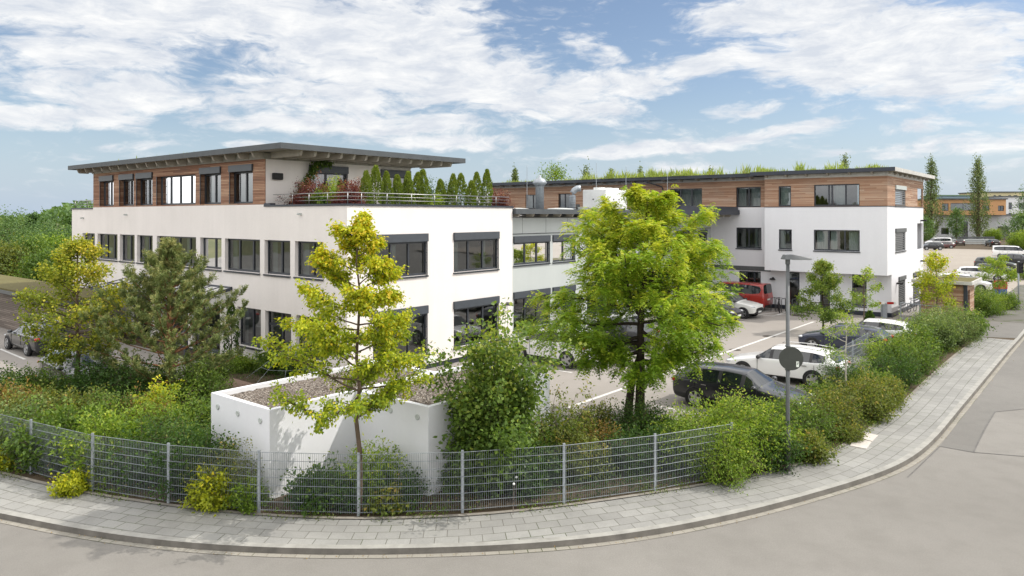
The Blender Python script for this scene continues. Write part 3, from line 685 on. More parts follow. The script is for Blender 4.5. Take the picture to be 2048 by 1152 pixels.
for k, o in enumerate(ops_u): window(wing, wo_, PB(WB0), *o, rev=.08, mull=() if k == 0 else (.33, .68), cur=((.0, .4),) if k == 0 else ((.05, .28), (.36, .5), (.75, .95)))
for k, o in enumerate(g_ops): window(wing, wo_, PB(WF_), *o, rev=.08, sill=(k == 1), trans=2.2 if k == 0 else None)
for k, o in enumerate(s_ops): window(wing, wo_, PB(WF_), *o, rev=.1, mull=(.5,) if k == 0 else (), cur=((.7, .8),) if k == 0 else None)
window(wing, wo_, PB(WF_), onB(1478, WF_), onB(1521.5, WF_), .4, 2.66, rev=.1, mull=(.35, .7), sill=False)
for k, (o, bm_) in enumerate(((ts[0], 'box_pale'), ((onA(1790.5, WA1), onA(1811, WA1), 4.4, 6.0), 'galv_dark'), (sg[0], 'galv_dark'), (sg[1], 'galv_dark'))):
    window(wing, wo_, PA(WA1), o[0], o[1], o[2], o[3] - .28, rev=.1, box=.28, boxm=bm_, blind=True)
q = MB(PA(WA1)); o = ts[1]; q.box(o[0], o[1], -1.2, -1.1, 7.55, 9.0); q.build('recess_panel', M['wood'], wing, wo_)
q = MB(PA(WA1)); o = (onA(1834.5, WA1), onA(1845.5, WA1)); q.box(o[0] + .9, o[1], -.5, -.4, 4.3, 6.3); q.build('recess_panel', M['wing_white'], wing, wo_)
for s, z in ((onA(1841, WA1), 6.45), (onA(1841, WA1), 3.3), (onA(1793, WA1), 2.15)):
    q = MB(PA(WA1)); q.box(s - .09, s + .09, .004, .42, z, z + .12); q.build('wall_lamp', M['black'], wing, wo_, bevel=.02)
for px, z in ((1546.5, 2.25), (1759.5, 2.2)):
    q = MB(PB(WF_)); s = onB(px, WF_); q.lathe([(.07, .003), (.07, .08)], 12, (s, 0, z), 'y'); q.lathe([(.10, z - .02), (.17, z - .02), (.2, z - .1), (.19, z - .12)], 14, (s, .18, 0)); q.build('wall_lamp', M['black'], wing, wo_)
interior(wing, wo_, BL - .0 + .2, WA1 - .25, WF_ + .15, WE - .3, (.1, 3.3, 6.9)); interior(wing, wo_, -46, BL - .3, WF_ + .25, WE - .3, (.1, 3.3, 6.9, 7.5))
q = MB(); q.box(-46, WA1 - 3, WF_ + 3.4, WF_ + 3.5, .1, 9.5); q.build('partition', M['interior'], wing, wo_)
flat_roof(wing, wo_, BL - .85, -10.75, 52.5, 66.7, 9.82, 10.08, 'navy', (BL, WA1, WB0, WE), [BL + .2 + 1.42 * k for k in range(6)], [WB0 + .2 + 1.6 * k for k in range(9)], rh=.2, side='concrete')
flat_roof(wing, wo_, -47.6, BL - .87, 53.4, 66.7, 9.80, 10.06, 'navy', (-47, BL, WF_, WE), [-47 + 1.45 * k for k in range(19)], (), rh=.2)
q = MB(); q.box(-47, BL, WF_ - .04, WF_ + .06, 9.56, 9.81); q.box(BL, WA1 + .04, WB0 - .04, WB0 + .06, 9.55, 9.83); q.box(WA1 - .06, WA1 + .04, WB0 + .06, WE, 9.55, 9.83); q.build('wall_plate', M['concrete'], wing, wo_)
q = MB(); q.box(-47.4, -11, 53.8, 66.4, 10.03, 10.045); q.build('roof_substrate', M['green_roof'], wing, wo_)
q = MB(); s = onB(1326, WF_); q.tube([(s - 1.3, 53.5, 9.78), (s - .9, 53.6, 9.6), (s - .1, WF_ - .1, 9.3), (s, WF_ - .1, 9.15), (s, WF_ - .1, 7.3)], .05, 8); q.build('downpipe', M['navy'], wing, wo_, True)

# ---- roof plant on the link building
def rooftop(px, depth, z0): a, b = AB(U(px) * depth, depth); return a, b
x, y = U(1079.5) * 45, 45
o = empty('exhaust_stack', (x, y, 7.2), 0, 'tall straight silver exhaust stack with cone cap on the flat roof', 'chimney')
q = MB(); q.lathe([(.26, 0), (.26, 1.55), (.27, 1.56)], 14); q.build('pipe', M['galv'], o, smooth=True)
q = MB(); q.lathe([(.27, 1.5), (.42, 1.68), (.44, 1.74), (.3, 1.95), (.12, 2.02), (.05, 2.2)], 14); q.build('cap', M['galv'], o, smooth=True)
x, y = U(1145) * 46, 46
o = empty('ventilation_duct', (x, y, 7.2), 0, 'silver ribbed ventilation duct bent over to one side, beside the white plant cabinet', 'ventilation duct')
q = MB(); pts = [(0, 0, 0), (0, 0, .95), (.03, 0, 1.15), (.13, 0, 1.3), (.3, 0, 1.4), (.52, 0, 1.42)]; q.tube(pts, .2, 14)
q.build('pipe', M['galv'], o, smooth=True)
q = MB()
for k in range(6): q.lathe([(.205, .12 + k * .15), (.222, .135 + k * .15), (.205, .15 + k * .15)], 14)
q.build('rib', M['galv'], o, smooth=True)
q = MB(); q.lathe([(.19, .522), (.19, .53)], 14, (0, 0, 1.42), 'x'); q.build('grille', M['black'], o)
a, b = AB(U(1210) * 47, 47)
o = empty('air_conditioning_unit', W(a, b, 7.22), -TH, 'white boxy air conditioning cabinet with fan collars on the flat roof', 'air conditioner')
q = MB(); q.box(-.85, .85, -1.3, 1.3, .12, 1.32); q.build('cabinet', M['white_metal'], o, bevel=.02)
q = MB(); q.box(-.8, .8, -1.2, 1.2, 0, .12); q.build('base', M['galv_dark'], o)
for k in range(3): q = MB(); q.lathe([(.36, 1.32), (.36, 1.46), (.3, 1.46), (.3, 1.4)], 16, (.1, -.85 + k * .85, 0)); q.build('fan_collar', M['white_metal'], o)
q = MB()
for k in range(4): q.box(.85, .87, -1.05 + k * .65, -.93 + k * .65, .68, .74)
q.box(-.1, .0, -1.32, -1.3, .68, .74); q.build('latch', M['black'], o)
x, y = U(1168) * 46.5, 46.5
o = empty('roof_hatch', (x, y, 7.22), R(-20), 'small open grey roof hatch beside the white plant cabinet', 'roof hatch')
q = MB(); q.box(-.3, .35, -.4, .4, 0, .22); q.build('frame', M['box_pale'], o); q = MB(); q.box(-.42, -.37, -.4, .4, .02, .4); q.build('lid', M['galv_dark'], o)
for px, dep, zt, lab in ((1054, 44, 9.9, 'thin lightning rod in front of the leftmost timber wall window'), (1086, 47, 9.6, 'thin lightning rod just right of the straight exhaust stack'), (1192.5, 48, 10.4, 'lightning rod with hooked tip behind the white plant cabinet'), (1252, 49, 10.2, 'tall thin lightning rod right of the white plant cabinet'), (1335, 53, 10, 'thin lightning rod left of the three pane timber wall window')):
    x, y = U(px) * dep, dep
    o = empty('lightning_rod', (x, y, 7.22), 0, lab, 'lightning rod', 'lightning rods on the flat roof')
    q = MB(); q.tube([(0, 0, .1), (0, 0, zt - 7.22)], [.022, .014], 6); q.build('rod', M['galv'], o)
    q = MB(); q.lathe([(.17, 0), (.17, .07), (.08, .1)], 10); q.build('foot', M['concrete'], o)
# ------------------------------------------------------------------ the white bin enclosure with gravel roofs
def box_walls(root, name, a0, a1, b0, b1, z0, z1, th, m, org):
    q = MB(); q.box(a0, a1, b0, b0 + th, z0, z1); q.box(a0, a1, b1 - th, b1, z0, z1); q.box(a0, a0 + th, b0 + th, b1 - th, z0, z1); q.box(a1 - th, a1, b0 + th, b1 - th, z0, z1)
    return q.build(name, m, root, org)
eo = (-15.7, 13.5, 0)
enc = empty('bin_enclosure', W(-15.7, 13.5, 0), -TH, 'low white rendered bin enclosure of two stepped boxes with gravel roofs', 'outbuilding')
box_walls(enc, 'wall', -18.51, -15.74, 9.95, 15.6, -.02, 2.18, .14, M['wing_white'], eo)
box_walls(enc, 'wall', -15.738, -12.94, 12.56, 17.6, -.02, 2.183, .14, M['wing_white'], eo)
for a0, a1, b0, b1 in ((-18.37, -15.88, 10.09, 15.46), (-15.6, -13.08, 12.7, 17.46)):
    q = MB(); nx, ny = 26, 48; h = rng.normal(0, .012, (nx + 1, ny + 1))
    P_ = lambda i, j: (a0 + (a1 - a0) * i / nx, b0 + (b1 - b0) * j / ny, 2.06 + h[i, j])
    for i in range(nx):
        for j in range(ny): q.face([P_(i, j), P_(i + 1, j), P_(i + 1, j + 1), P_(i, j + 1)])
    q.build('gravel_bed', M['gravel_roof'], enc, eo)
for P, s, z in ([(PB(9.95), onB(p, 9.95), 1.86) for p in (436, 476, 521)] + [(PB(12.56), onB(p, 12.56), 1.88) for p in (781, 835)]):
    q = MB(P); q.lathe([(.075, .003), (.075, .02), (.06, .03), (.02, .024)], 16, (s, 0, z), 'y'); q.build('vent_cap', M['box_pale'], enc, eo)
q = MB(); q.box(-14.9, -13.5, 17.603, 18.3, 1.6, 1.95); q.build('link_cover', M['galv_dark'], enc, eo)

# ------------------------------------------------------------------ mesh fence
FP = [(-330, 815 + 38), (-160, 890), (-58, 921), (62, 948), (185, 983), (337, 1008), (518, 1026), (717, 1032), (925, 1026), (1128, 1009), (1310, 984), (1463, 955)]
FP = [Vector((*G(px, py), 0)) for px, py in FP[3:]]
d0 = (FP[0] - FP[1]).normalized() * 2.5; FP = [FP[0] + d0 * 2, FP[0] + d0] + FP
fo = tuple(FP[5])
fence = empty('mesh_fence', fo, 0, 'grey double wire mesh fence along the back of the pavement', 'fence')
for k, p in enumerate(FP):
    q = MB(); d = (FP[min(k + 1, len(FP) - 1)] - FP[max(k - 1, 0)]).normalized(); n = Vector((-d.y, d.x, 0))
    c = [p + d * i * .03 + n * j * .02 for i, j in ((-1, -1), (1, -1), (1, 1), (-1, 1))]
    zt = 1.46
    q.face([(v.x, v.y, zt) for v in c])
    for i in range(4): a, b = c[i], c[(i + 1) % 4]; q.face([(a.x, a.y, -.05), (b.x, b.y, -.05), (b.x, b.y, zt), (a.x, a.y, zt)])
    q.build('post', M['galv'], fence, fo)
for k in range(len(FP) - 1):
    a, b = FP[k], FP[k + 1]; d = (b - a); L = d.length; d = d / L; n = Vector((-d.y, d.x, 0)); off = n * .03
    q = MB(); m_ = int(L / .05)
    for i in range(1, m_):
        p = a + d * (L * i / m_) - off; q.tube([(p.x, p.y, .06), (p.x, p.y, 1.42)], .0036, 4, False)
    for j in range(8):
        z = .09 + j * .19
        for s in (-.008, .008): e = -off + n * s; q.tube([tuple(a + e + Vector((0, 0, z))), tuple(b + e + Vector((0, 0, z)))], .004, 4, False)
    q.build('wire_panel', M['wire'], fence, fo)
# a short stretch of the same fence in the hedge by the parked wagon
b0 = Vector((*G(1672, 770), 0)); b1 = Vector((*G(1735, 728), 0))
f2 = empty('mesh_fence', tuple(b0), 0, 'short piece of grey mesh fence half buried in the hedge by the thin birch', 'fence'); d = b1 - b0; L = d.length; d /= L
for k in range(3):
    p = b0 + d * L * k / 2; q = MB(); q.box(p.x - .03, p.x + .03, p.y - .02, p.y + .02, 0, 1.45); q.build('post', M['galv'], f2, tuple(b0))
q = MB()
for i in range(int(L / .05)): p = b0 + d * (.05 * i + .02); q.tube([(p.x, p.y, .06), (p.x, p.y, 1.42)], .0036, 4, False)
for j in range(8): z = .09 + j * .19; q.tube([(b0.x, b0.y, z), (b1.x, b1.y, z)], .006, 4, False)
q.build('wire_panel', M['wire'], f2, tuple(b0))

# ------------------------------------------------------------------ street lamp with a round sign seen from behind
x, y = G(1575.5, 942)
lp = empty('street_lamp', (x, y, 0), 0, 'grey street lamp with flat head standing in the hedge beside the pavement', 'street lamp')
q = MB(); q.tube([(0, 0, -.05), (0, 0, 1.2), (0, 0, 5.66)], [.062, .056, .046], 14); q.build('pole', M['galv_dark'], lp, smooth=True)
q = MB(); q.tube([(0, 0, .0), (0, 0, 1.15)], .074, 14); q.tube([(0, 0, 2.72), (0, 0, 2.75)], .07, 14); q.tube([(0, 0, 3.36), (0, 0, 3.39)], .07, 14); q.build('collar', M['galv'] if 0 else M['galv_dark'], lp, smooth=True)
q = MB()
pr = [(-.16, .02, .10), (-.1, .12, .13), (.1, .13, .15), (.3, .09, .15), (.62, .035, .14), (.66, .02, .12)]
for k in range(len(pr) - 1):
    x0, t0, w0 = pr[k]; x1, t1, w1 = pr[k + 1]; z = 5.72
    A_ = [(x0, -w0, z), (x0, w0, z), (x0, w0 * .7, z + t0), (x0, -w0 * .7, z + t0)]; B_ = [(x1, -w1, z), (x1, w1, z), (x1, w1 * .7, z + t1), (x1, -w1 * .7, z + t1)]
    for i in range(4): q.face([A_[i], A_[(i + 1) % 4], B_[(i + 1) % 4], B_[i]])
    if k == 0: q.face(A_)
    if k == len(pr) - 2: q.face(B_)
q.tube([(0, 0, 5.58), (0, 0, 5.74)], .062, 12)
hd = q.build('lamp_head', M['galv_dark'], lp); q = MB(); q.box(.12, .6, -.11, .11, 5.705, 5.718); q.build('lens', M['box_pale'], hd)
sg_ = empty('round_sign', (x, y, 3.06), R(-8), 'round grey road sign seen from behind on the street lamp pole', 'road sign')
q = MB(); q.lathe([(.30, -.125), (.315, -.12), (.315, -.11), (.30, -.105)], 36, (.06, 0, 0), 'y'); q.build('disc', plain('sign_back', (.055, .06, .052), .6, .2, .1, 5), sg_)
q = MB(); q.box(-.02, .02, -.104, -.07, .2, .24); q.box(-.02, .02, -.104, -.07, -.24, -.2); q.build('bracket', M['galv'], sg_)
q = MB(); q.box(.19, .26, -.1285, -.126, -.22, -.07); st_ = q.build('sticker', M['paper'], sg_)
q = MB(); q.box(.205, .235, -.131, -.1287, -.15, -.13); q.box(.225, .245, -.131, -.1287, -.13, -.09); q.build('sticker_mark', M['galv_dark'], st_)
# cover slabs in the pavement
for pts, lab in (([(1700, 893), (1733, 899), (1743, 885), (1711, 877)], 'pale square cover slab in the pavement, the nearer of the pair by the hedge'), ([(1714, 876), (1744, 884), (1756, 872), (1728, 866)], 'pale square cover slab in the pavement, the farther of the pair by the hedge')):
    g = [G(*p) for p in pts]; q = MB(); q.face([(*p, .03) for p in g])
    for i in range(4): a, b = g[i], g[(i + 1) % 4]; q.face([(*a, -.01), (*b, -.01), (*b, .03), (*a, .03)])
    o = q.build('cover_slab', M['slab'], None, (*g[0], 0)); tag(o, lab, 'cover slab', 'cover slabs in the pavement')
for px, py, r, lab in ((1538, 673, .36, 'dark rectangular drain grate in the car park'), (1598, 631, .55, 'round dark manhole cover in the shaded car park'), (1470, 700, .3, 'small dark drain cover behind the honey locust crown')):
    x_, y_ = G(px, py); q = MB(); q.lathe([(r, .004), (r, .013), (r * .86, .0135), (r * .84, .010), (r * .3, .0102)], 24, (x_, y_, 0)); o = q.build('manhole_cover', M['iron'], None, (x_, y_, 0)); tag(o, lab, 'manhole cover', 'covers in the car park')

# ------------------------------------------------------------------ pole with guy wires in the garden
x, y = G(579, 752)
gp = empty('guyed_pole', (x, y, 0), 0, 'short steel pole with thin guy wires in the garden behind the bin enclosure', 'pole')
q = MB(); q.tube([(0, 0, 0), (0, 0, 1.35)], .055, 12); q.build('pole', M['galv'], gp, smooth=True)
q = MB(); q.tube([(0, 0, 1.08), (0, 0, 1.18)], .058, 12); q.build('red_band', plain('faded_red', (.45, .16, .1), .6), gp)
q = MB()
for k in range(9):
    an = k * .6981; q.tube([(0, 0, 1.3), (math.cos(an) * 1.75, math.sin(an) * 1.75, .05)], .006, 4)
for rr, zz in ((.6, .86), (1.15, .46)):
    q.tube([(math.cos(k * .6981) * rr, math.sin(k * .6981) * rr, zz) for k in range(10)], .005, 4)
q.build('guy_wire', M['galv'], gp)

# ------------------------------------------------------------------ cars
PAINT = {}
def paint(name, c, metal=.0):
    if name not in PAINT:
        m, t, p, ob, uv, out = mat('car_paint_' + name)
        n = t.noise(ob, 1.5, 3); t.l.new(t.mix(n, tuple(x * .93 for x in c), c), p.inputs['Base Color'])
        p.inputs['Metallic'].default_value = metal; p.inputs['Roughness'].default_value = .32; p.inputs['Coat Weight'].default_value = .8; p.inputs['Coat Roughness'].default_value = .04
        PAINT[name] = m
    return PAINT[name]
def dark_glass(name):
    m, t, p, ob, uv, out = mat(name); p.inputs['Base Color'].default_value = (.012, .016, .019, 1); p.inputs['Roughness'].default_value = .03; p.inputs['IOR'].default_value = 1.75
    return m
M['car_glass'] = dark_glass('car_glass'); M['trim'] = plain('black_plastic', (.022, .022, .024), .55, 0, .15, 8)
M['rim'] = plain('alloy', (.42, .43, .44), .3, .8, .1, 10); M['chrome'] = plain('chrome', (.7, .7, .7), .12, 1, .05, 8)
M['red_lens'] = plain('red_lens', (.42, .018, .012), .15, 0, .1, 8); M['clear_lens'] = plain('clear_lens', (.62, .64, .66), .08, .3, .1, 20)
M['plate'] = plain('plate_white', (.72, .73, .7), .4, 0, .03, 3)
# station rows: x from the nose (share of length), sill, belt, top, half width at belt, half width at top  (heights in metres)
TYPES = dict(
    wagon=(4.72, 1.48, [(0, .34, .52, .60, .62, .5), (.012, .25, .60, .68, .78, .62), (.06, .2, .70, .78, .88, .7), (.17, .2, .82, .90, .91, .74), (.275, .2, .90, .98, .92, .74), (.30, .2, .91, 1.02, .92, .74), (.42, .2, .93, 1.42, .92, .56), (.44, .2, .935, 1.44, .92, .57), (.60, .2, .95, 1.48, .92, .585), (.615, .2, .95, 1.48, .92, .585), (.76, .2, .965, 1.46, .92, .575), (.775, .2, .965, 1.455, .92, .575), (.89, .2, .98, 1.39, .90, .55), (.90, .2, .98, 1.385, .895, .55), (.972, .22, .97, 1.02, .86, .64), (.985, .28, .90, .96, .84, .66), (1, .40, .72, .78, .74, .6)], 9, 13),
    suv=(4.45, 1.64, [(0, .40, .62, .72, .66, .54), (.012, .30, .74, .84, .82, .66), (.05, .26, .86, .95, .89, .72), (.16, .26, .98, 1.04, .91, .75), (.255, .26, 1.02, 1.08, .92, .76), (.27, .26, 1.03, 1.12, .92, .75), (.385, .26, 1.05, 1.56, .92, .60), (.40, .26, 1.05, 1.58, .92, .61), (.58, .26, 1.07, 1.64, .92, .62), (.595, .26, 1.07, 1.64, .92, .62), (.76, .26, 1.10, 1.62, .92, .61), (.775, .26, 1.10, 1.615, .92, .61), (.915, .26, 1.13, 1.55, .90, .58), (.925, .26, 1.13, 1.54, .90, .58), (.985, .3, 1.08, 1.14, .86, .66), (.992, .34, 1.0, 1.06, .85, .68), (1, .44, .74, .82, .76, .6)], 9, 13),
    hatch=(4.2, 1.46, [(0, .34, .54, .62, .60, .48), (.012, .25, .64, .72, .76, .6), (.06, .2, .74, .82, .85, .68), (.17, .2, .86, .93, .88, .72), (.255, .2, .92, 1.0, .89, .72), (.27, .2, .93, 1.04, .89, .72), (.42, .2, .94, 1.42, .89, .54), (.435, .2, .94, 1.44, .89, .55), (.60, .2, .97, 1.46, .89, .565), (.615, .2, .97, 1.46, .89, .565), (.78, .2, 1.02, 1.42, .89, .55), (.795, .2, 1.02, 1.415, .89, .55), (.88, .2, 1.05, 1.36, .87, .53), (.89, .2, 1.05, 1.355, .87, .53), (.972, .24, 1.0, 1.05, .82, .62), (.985, .3, .9, .96, .81, .64), (1, .42, .72, .78, .72, .58)], 9, 13),
    van=(5.2, 2.0, [(0, .38, .64, .72, .72, .58), (.012, .28, .78, .86, .9, .72), (.05, .24, .98, 1.06, .95, .78), (.13, .24, 1.1, 1.18, .96, .8), (.16, .24, 1.14, 1.24, .97, .8), (.17, .24, 1.15, 1.28, .97, .8), (.30, .24, 1.18, 1.88, .97, .72), (.32, .24, 1.18, 1.92, .97, .74), (.40, .24, 1.18, 1.98, .97, .76), (.41, .24, 1.18, 1.98, .97, .76), (.66, .24, 1.18, 2.0, .97, .78), (.68, .24, 1.18, 2.0, .97, .78), (.975, .24, 1.18, 1.97, .96, .77), (.982, .26, 1.18, 1.96, .955, .77), (.992, .3, 1.16, 1.24, .94, .84), (.996, .36, 1.1, 1.16, .93, .84), (1, .44, .9, .96, .9, .8)], 9, 13),
)
def make_car(kind, col, pos, ab_heading, label, cat='car', group='cars parked round the offices', mats=(.0,), front=True, clad=False, rails=False, sun=False, stripes=None):
    """pos: ground centre in world; heading: rotation of the +x nose direction"""
    L, Hh, st, i0, i1 = TYPES[kind]; pm = paint(*col)
    root = empty('van' if kind == 'van' else 'car', (pos[0], pos[1], .012), ab_heading, label, cat, group)
    ny = []
    rows = []
    for s, lo_z, be, top, wb, wt in st:
        x = L / 2 - s * L; gh = top - be > .25
        mid = (lo_z + be) / 2 + .03
        half = [(0, lo_z), (wb * .80, lo_z), (wb * .975, lo_z + .10), (wb * 1.0, mid), (wb * .985, be - .02), (wb * .955, be + .015)]
        if gh: half += [(wt + .03, top - .10), (wt - .10, top - .02), (0, top)]
        else: half += [(wt, top - .015), (wt * .6, top), (0, top + .005)]
        ring = [(x, -y, z) for y, z in half] + [(x, y, z) for y, z in half[-2:0:-1]]
        rows.append(ring)
    n = len(rows[0]); V = [p for r in rows for p in r]; Fc = []; Mi = []
    hn = 8
    for i in range(len(rows) - 1):
        for j in range(n):
            k = j if j < hn else 2 * hn - 1 - j                    # strip number from sill to roof centre
            mi = 0
            if k == 1 and clad or k == 0: mi = 1
            elif 5 <= i <= 5 and k >= 6: mi = 2                    # windscreen
            elif 5 <= i <= 12 and k == 5: mi = 0 if i in (12,) else (1 if i in (6, 8, 10) else 3)
            elif i == 13 and k >= 6: mi = 4
            if kind == 'van' and k == 5 and i == 11 and stripes == 'panel': mi = 0
            Fc.append((i * n + j, i * n + (j + 1) % n, (i + 1) * n + (j + 1) % n, (i + 1) * n + j)); Mi.append(mi)
    Fc.append(tuple(range(n))[::-1]); Mi.append(1 if not clad else 1); Fc.append(tuple((len(rows) - 1) * n + j for j in range(n))); Mi.append(0)
    me = bpy.data.meshes.new('tmp'); me.from_pydata(V, [], Fc); me.polygons.foreach_set('material_index', Mi)
    for m in (pm, M['trim'], M['car_glass'], M['car_glass'], M['car_glass']): me.materials.append(m)
    o = bpy.data.objects.new('tmp', me); COL.objects.link(o)
    sub = o.modifiers.new('s', 'SUBSURF'); sub.levels = 2; sub.subdivision_type = 'CATMULL_CLARK'
    bm = bmesh.new(); bm.from_mesh(me); cl = bm.edges.layers.float.new('crease_edge')
    for e in bm.edges:
        ms = {f.material_index for f in e.link_faces}
        if len(ms) > 1: e[cl] = .45
    bmesh.ops.recalc_face_normals(bm, faces=bm.faces); bm.to_mesh(me); bm.free()
    dg = bpy.context.evaluated_depsgraph_get(); ev = bpy.data.meshes.new_from_object(o.evaluated_get(dg)); bpy.data.objects.remove(o)
    co = np.empty(len(ev.vertices) * 3); ev.vertices.foreach_get('co', co); co = co.reshape(-1, 3)
    pol = [(p.material_index, tuple(p.vertices)) for p in ev.polygons]
    for mi, nm in enumerate(('body', 'lower_trim', 'windscreen', 'side_window', 'rear_window')):
        fs = [f for m_, f in pol if m_ == mi]
        if not fs: continue
        for fs in ([fs] if mi != 3 else [[f for f in fs if co[f[0]][1] > 0], [f for f in fs if co[f[0]][1] <= 0]]):
          used = sorted({v for f in fs for v in f}); mp = {v: i for i, v in enumerate(used)}
          m2 = bpy.data.meshes.new(nm); m2.from_pydata(co[used].tolist(), [], [tuple(mp[v] for v in f) for f in fs]); m2.materials.append((pm, M['trim'], M['car_glass'], M['car_glass'], M['car_glass'])[mi])
          m2.polygons.foreach_set('use_smooth', [True] * len(m2.polygons)); link(bpy.data.objects.new(nm, m2), root)
    bpy.data.meshes.remove(ev)
    wr = .335 if kind != 'suv' else .36; wh = st[4][4]
    for xs in (.185, .79):
        for sd_ in (-1, 1):
            x = L / 2 - xs * L
            q = MB(); q.lathe([(wr + .06, -.06), (wr + .06, .015), (wr + .035, .022), (wr + .02, .0)], 22, (x, sd_ * (wh - .005), wr), 'y'); 
            if sd_ < 0: q.v = [(v[0], -(v[1] + (wh - .005)) - (wh - .005), v[2]) for v in q.v]
            q.build('wheel_arch', M['trim'], root)
            q = MB(); q.lathe([(wr * .62, .02), (wr * .95, .03), (wr, .0), (wr, -.16), (wr * .9, -.2)], 22, (x, 0, wr), 'y'); q.v = [(v[0], sd_ * (wh + .008 + v[1]), v[2]) for v in q.v]
            wl = q.build('wheel', M['black'], root, smooth=False)
            q = MB(); q.lathe([(wr * .12, .03), (wr * .16, .034)], 10, (x, 0, wr), 'y')
            for k in range(5):
                an = k * 1.2566; c, s = math.cos(an), math.sin(an); t_ = .055
                q.face([(x + c * .05 - s * t_, .032, wr + s * .05 + c * t_), (x + c * wr * .66 - s * t_, .026, wr + s * wr * .66 + c * t_), (x + c * wr * .66 + s * t_, .026, wr + s * wr * .66 - c * t_), (x + c * .05 + s * t_, .032, wr + s * .05 - c * t_)])
            q.lathe([(wr * .60, .0), (wr * .66, .028), (wr * .70, .028), (wr * .72, .01)], 22, (x, 0, wr), 'y'); q.v = [(v[0], sd_ * (wh + .012 + v[1]), v[2]) for v in q.v]
            q.build('rim', M['rim'], wl)
    zl = st[2][2]; zt_ = st[-3][2]
    def blob(nm, m, c, r):
        q = MB(); q.lathe([(math.sin(a) * 1.0, -math.cos(a)) for a in (.01, .5, 1.0, 1.57, 2.1, 2.6, 3.13)], 12); q.v = [(c[0] + v[0] * r[0], c[1] + v[1] * r[1], c[2] + v[2] * r[2]) for v in q.v]
        return q.build(nm, m, root, smooth=True)
    for s in (-1, 1):
        blob('headlight', M['clear_lens'], (L / 2 - .24, s * (st[2][4] - .17), zl - .05), (.22, .15, .075))
        blob('tail_light', M['red_lens'], (-L / 2 + .1, s * (st[-3][4] - .12), zt_ - (.10 if kind != 'van' else .25)), (.11, .14, .09 if kind != 'van' else .2))
        q = MB(); x = L / 2 - st[5][0] * L - .14; y = s * (st[5][4] + .07); z = st[5][2] + .09
        q.lathe([(.02, -.12), (.075, -.09), (.085, .0), (.075, .09), (.02, .12)], 10, (x, y, z), 'y'); q.build('mirror', M['trim'] if clad else pm, root, smooth=True)
    q = MB(); q.box(L / 2 + .0, L / 2 + .018, -.26, .26, .40, .51); q.build('number_plate', M['plate'], root)
    q = MB(); q.box(-L / 2 - .016, -L / 2 + .01, -.26, .26, .66, .77) if kind != 'van' else q.box(-L / 2 - .016, -L / 2, -.26, .26, .78, .89); q.build('number_plate', M['plate'], root)
    q = MB(); q.box(L / 2 - .03, L / 2 + .012, -.55, .55, .54, .66); q.build('grille', M['trim'], root, bevel=.01)
    for s in (-1, 1):
        q = MB()
        for xx in (.56, .72): x = L / 2 - xx * L; q.box(x - .1, x + .1, s * st[8][4] * 1.0 - .0, s * (st[8][4] * 1.0 + .022), st[8][2] - .12, st[8][2] - .09)
        q.build('door_handle', M['chrome'], root)
        q = MB(); wy = s * (st[8][4] + .001)
        for xx in (.315, .60, .80):
            x = L / 2 - xx * L; q.box(x - .006, x + .006, wy - .01, wy + .004, .42, st[8][2] - .04)
        q.build('door_seam', M['trim'], root)
    if rails:
        for s in (-1, 1):
            q = MB(); q.tube([(L / 2 - .43 * L, s * .6, Hh - .05), (L / 2 - .47 * L, s * .61, Hh + .02), (L / 2 - .7 * L, s * .61, Hh + .03), (L / 2 - .86 * L, s * .59, Hh - .02), (L / 2 - .88 * L, s * .58, Hh - .09)], .018, 6); q.build('roof_rail', M['chrome'], root, smooth=True)
    if sun:
        q = MB(); q.box(L / 2 - .72 * L, L / 2 - .47 * L, -.42, .42, Hh - .012, Hh + .004); q.build('sunroof', M['car_glass'], root, bevel=.004)
    return root
HA, HAn, HB = -TH, -TH + math.pi, -TH + math.pi / 2        # nose along +A, -A, +B
WH, BK, DB, GR, RD, SV = ('white', (.78, .78, .77)), ('black', (.012, .014, .018), .2), ('dark_blue', (.018, .026, .055), .3), ('dark_grey', (.035, .038, .042), .5), ('red', (.33, .022, .014)), ('silver', (.42, .43, .44), .6)
make_car('suv', WH, W(-20.2, 27.9).xy, HAn, 'white car with glass sunroof parked beside the pale grey link building', sun=True, rails=True, clad=True)
make_car('wagon', WH, W(-10.5, 31.0).xy, HAn, 'white estate car with black wheel arches parked behind the street lamp', clad=True, rails=True)
make_car('wagon', BK, W(-10.15, 25.4).xy, HA, 'glossy black car facing the hedge, under the honey locust branches')
make_car('hatch', DB, W(-10.3, 39.1).xy, HAn, 'dark blue hatchback parked beyond the white estate car')
make_car('hatch', WH, W(-9.6, 41.9).xy, HAn, 'white small car with black pillars, mostly hidden by the hedge')
make_car('van', RD, W(-21.6, 52.5).xy, HAn, 'red passenger van parked by the bicycle racks', 'van')
make_car('suv', ('cream', (.70, .70, .66)), W(-20.3, 48.3).xy, HA, 'cream white boxy car with black bumper beside the red van', clad=True)
make_car('hatch', ('violet_black', (.016, .014, .028), .3), W(-20.5, 45.6).xy, HA, 'dark violet car with white number plate beside the cream car')
make_car('hatch', ('blue', (.02, .04, .14), .3), W(-20.3, 42.6).xy, HA, 'blue car half hidden behind the honey locust crown')
make_car('wagon', GR, W(-20.4, 33.4).xy, HAn, 'dark estate car next to the white car by the link building')
make_car('wagon', GR, W(-42.45, 13.5).xy, HAn, 'dark grey estate car parked in front of the wooden shed', rails=True)
make_car('hatch', ('blue_grey', (.03, .036, .045), .5), W(-31.9, 11.6).xy, HA, 'dark hatchback behind the shrubs on the left, pale sky in its windscreen', rails=True)

